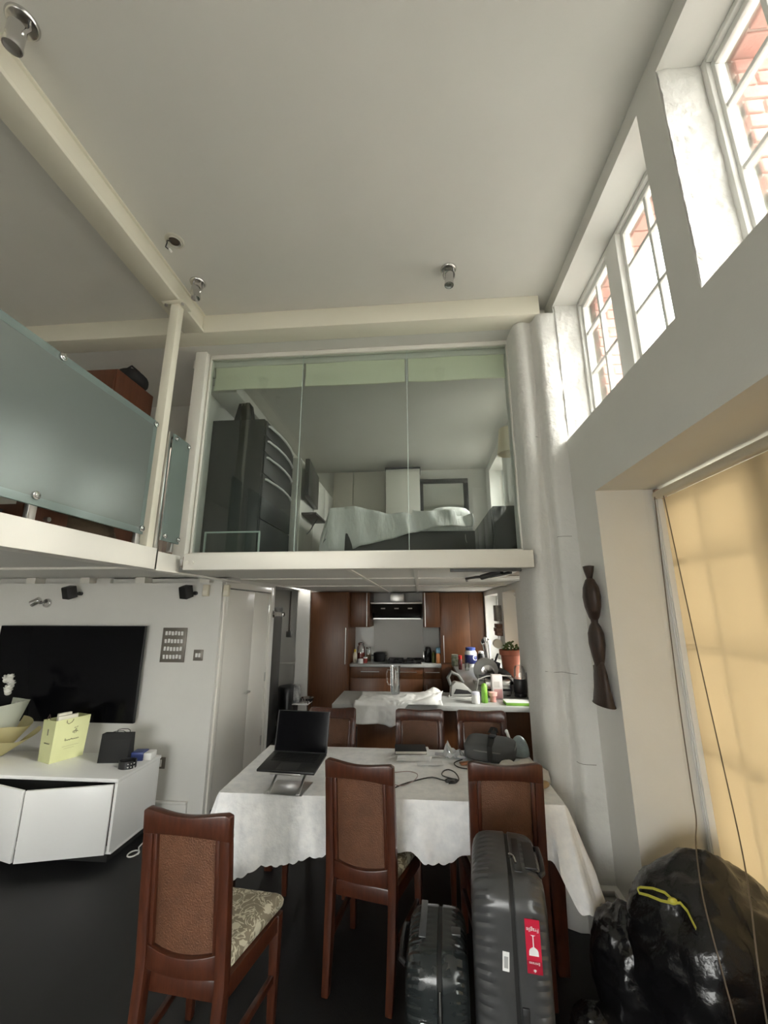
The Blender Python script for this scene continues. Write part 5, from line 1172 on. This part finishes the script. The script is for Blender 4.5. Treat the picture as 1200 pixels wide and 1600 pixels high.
MB().cyl((0, 0, .0), (-.02, 0, 0), .04, n=20).tube([(-.02, 0, 0), (-.1, 0, -.01), (-.13, 0, .05)], .008).tube([(-.13, 0, .05), (-.18, 0, .07), (-.225, 0, .05)], .008).build('arm', chrome, lmp)
MB().lathe([(.072, .14), (.100, -.10)], (-.225, 0, 0), 28).build('lamp_shade', cloth_translucent('lamp_shade', (.80, .75, .62), (.7, .62, .48), .4), lmp)
wb_ = T('window_ledge_unit', 'low dark unit along the bedroom window wall', 'sideboard', (.80, 4.42, 2.128))
MB().box(0.02, .25, 0, 1.55, 0, .72).build('carcass', charcoal, wb_, bevel=.004)
for k in range(3): MB().box(.0, .019, .01+k*.51, .50+k*.51, .03, .70).build('unit_door', charcoal, wb_, bevel=.003)
gg = T('glass_guard', 'low glass guard with pale edges inside the screen', 'guard', (-1.78, 3.26, 2.128))
MB().box(0, .46, 0, .008, 0, .245).build('guard_glass', glass_part, gg)
MB().box(0, .47, -.004, .012, .245, .257).box(.46, .472, -.004, .012, 0, .245).box(-.008, .004, -.004, .012, 0, .257).build('guard_edge', glass_edge, gg)

# ================================================================== GALLERY
wd = T('wooden_wardrobe', 'red-brown wooden wardrobe behind the long balustrade', 'wardrobe', (-2.95, 2.70, 2.128))
MB().box(0, .62, 0, .44, 0, 1.47).build('carcass', loft_wood, wd, bevel=.004)
for k in range(2): MB().box(.01+k*.305, .305+k*.305, -.02, -.001, .05, 1.45).build('wardrobe_door', loft_wood, wd, bevel=.003)
hbx = T('holdall', 'black holdall on top of the wooden wardrobe', 'bag', (-2.42, 2.98, 3.60))
MB().ell((0, 0, .07), (.10, .13, .075), 24, 16, lambda d: (abs(d.x)**3+abs(d.y)**3+abs(d.z)**3)**(-1/3)*.95).build('bag_body', black_matte, hbx, ang=70)
MB().tube([(0, -.08, .13), (.01, -.05, .175), (.01, .05, .175), (0, .08, .13)], .008).build('bag_handle', black_plastic, hbx)
for i, (lab, c, r, col) in enumerate((('brown crumpled blanket on the gallery floor', (-1.98, 2.22, 2.128), (.15, .2, .13), (.10, .07, .045)), ('dark heap of clothes on the gallery floor', (-2.0, 1.45, 2.128), (.18, .26, .12), (.02, .02, .022)), ('reddish storage box on the gallery floor', (-2.02, 1.86, 2.128), None, None))):
    if r:
        m = MB().ell((0, 0, r[2]*.45), r, 40, 24, lambda d: (1+.15*noise.noise(d*3+Vector((i, 0, 0)))+.08*noise.noise(d*8))*(1 if d.z > -.4 else .4/abs(d.z)))
        o = m.build('blanket' if i == 0 else 'clothes_heap', mat('fab%d' % i, col, .9, var=.3, vscale=9)); o.location = c; tag(o, lab, 'blanket' if i == 0 else 'clothing')
    else:
        t = T('storage_box', lab, 'box', c)
        MB().box(-.18, .16, -.13, .13, 0, .11).build('drawer_box', loft_wood, t, bevel=.004)
        MB().cyl((.16, 0, .06), (.18, 0, .06), .012).build('knob', steel, t)
# brown carton at the right edge of the floor
tag(MB().box(1.064, 1.30, 1.5, 1.77, .0815, .40).build('cardboard_carton', mat('cardboard', (.30, .17, .09), .8, var=.1), bevel=.003), 'brown cardboard carton at the window foot beside the big rubbish bag', 'box')
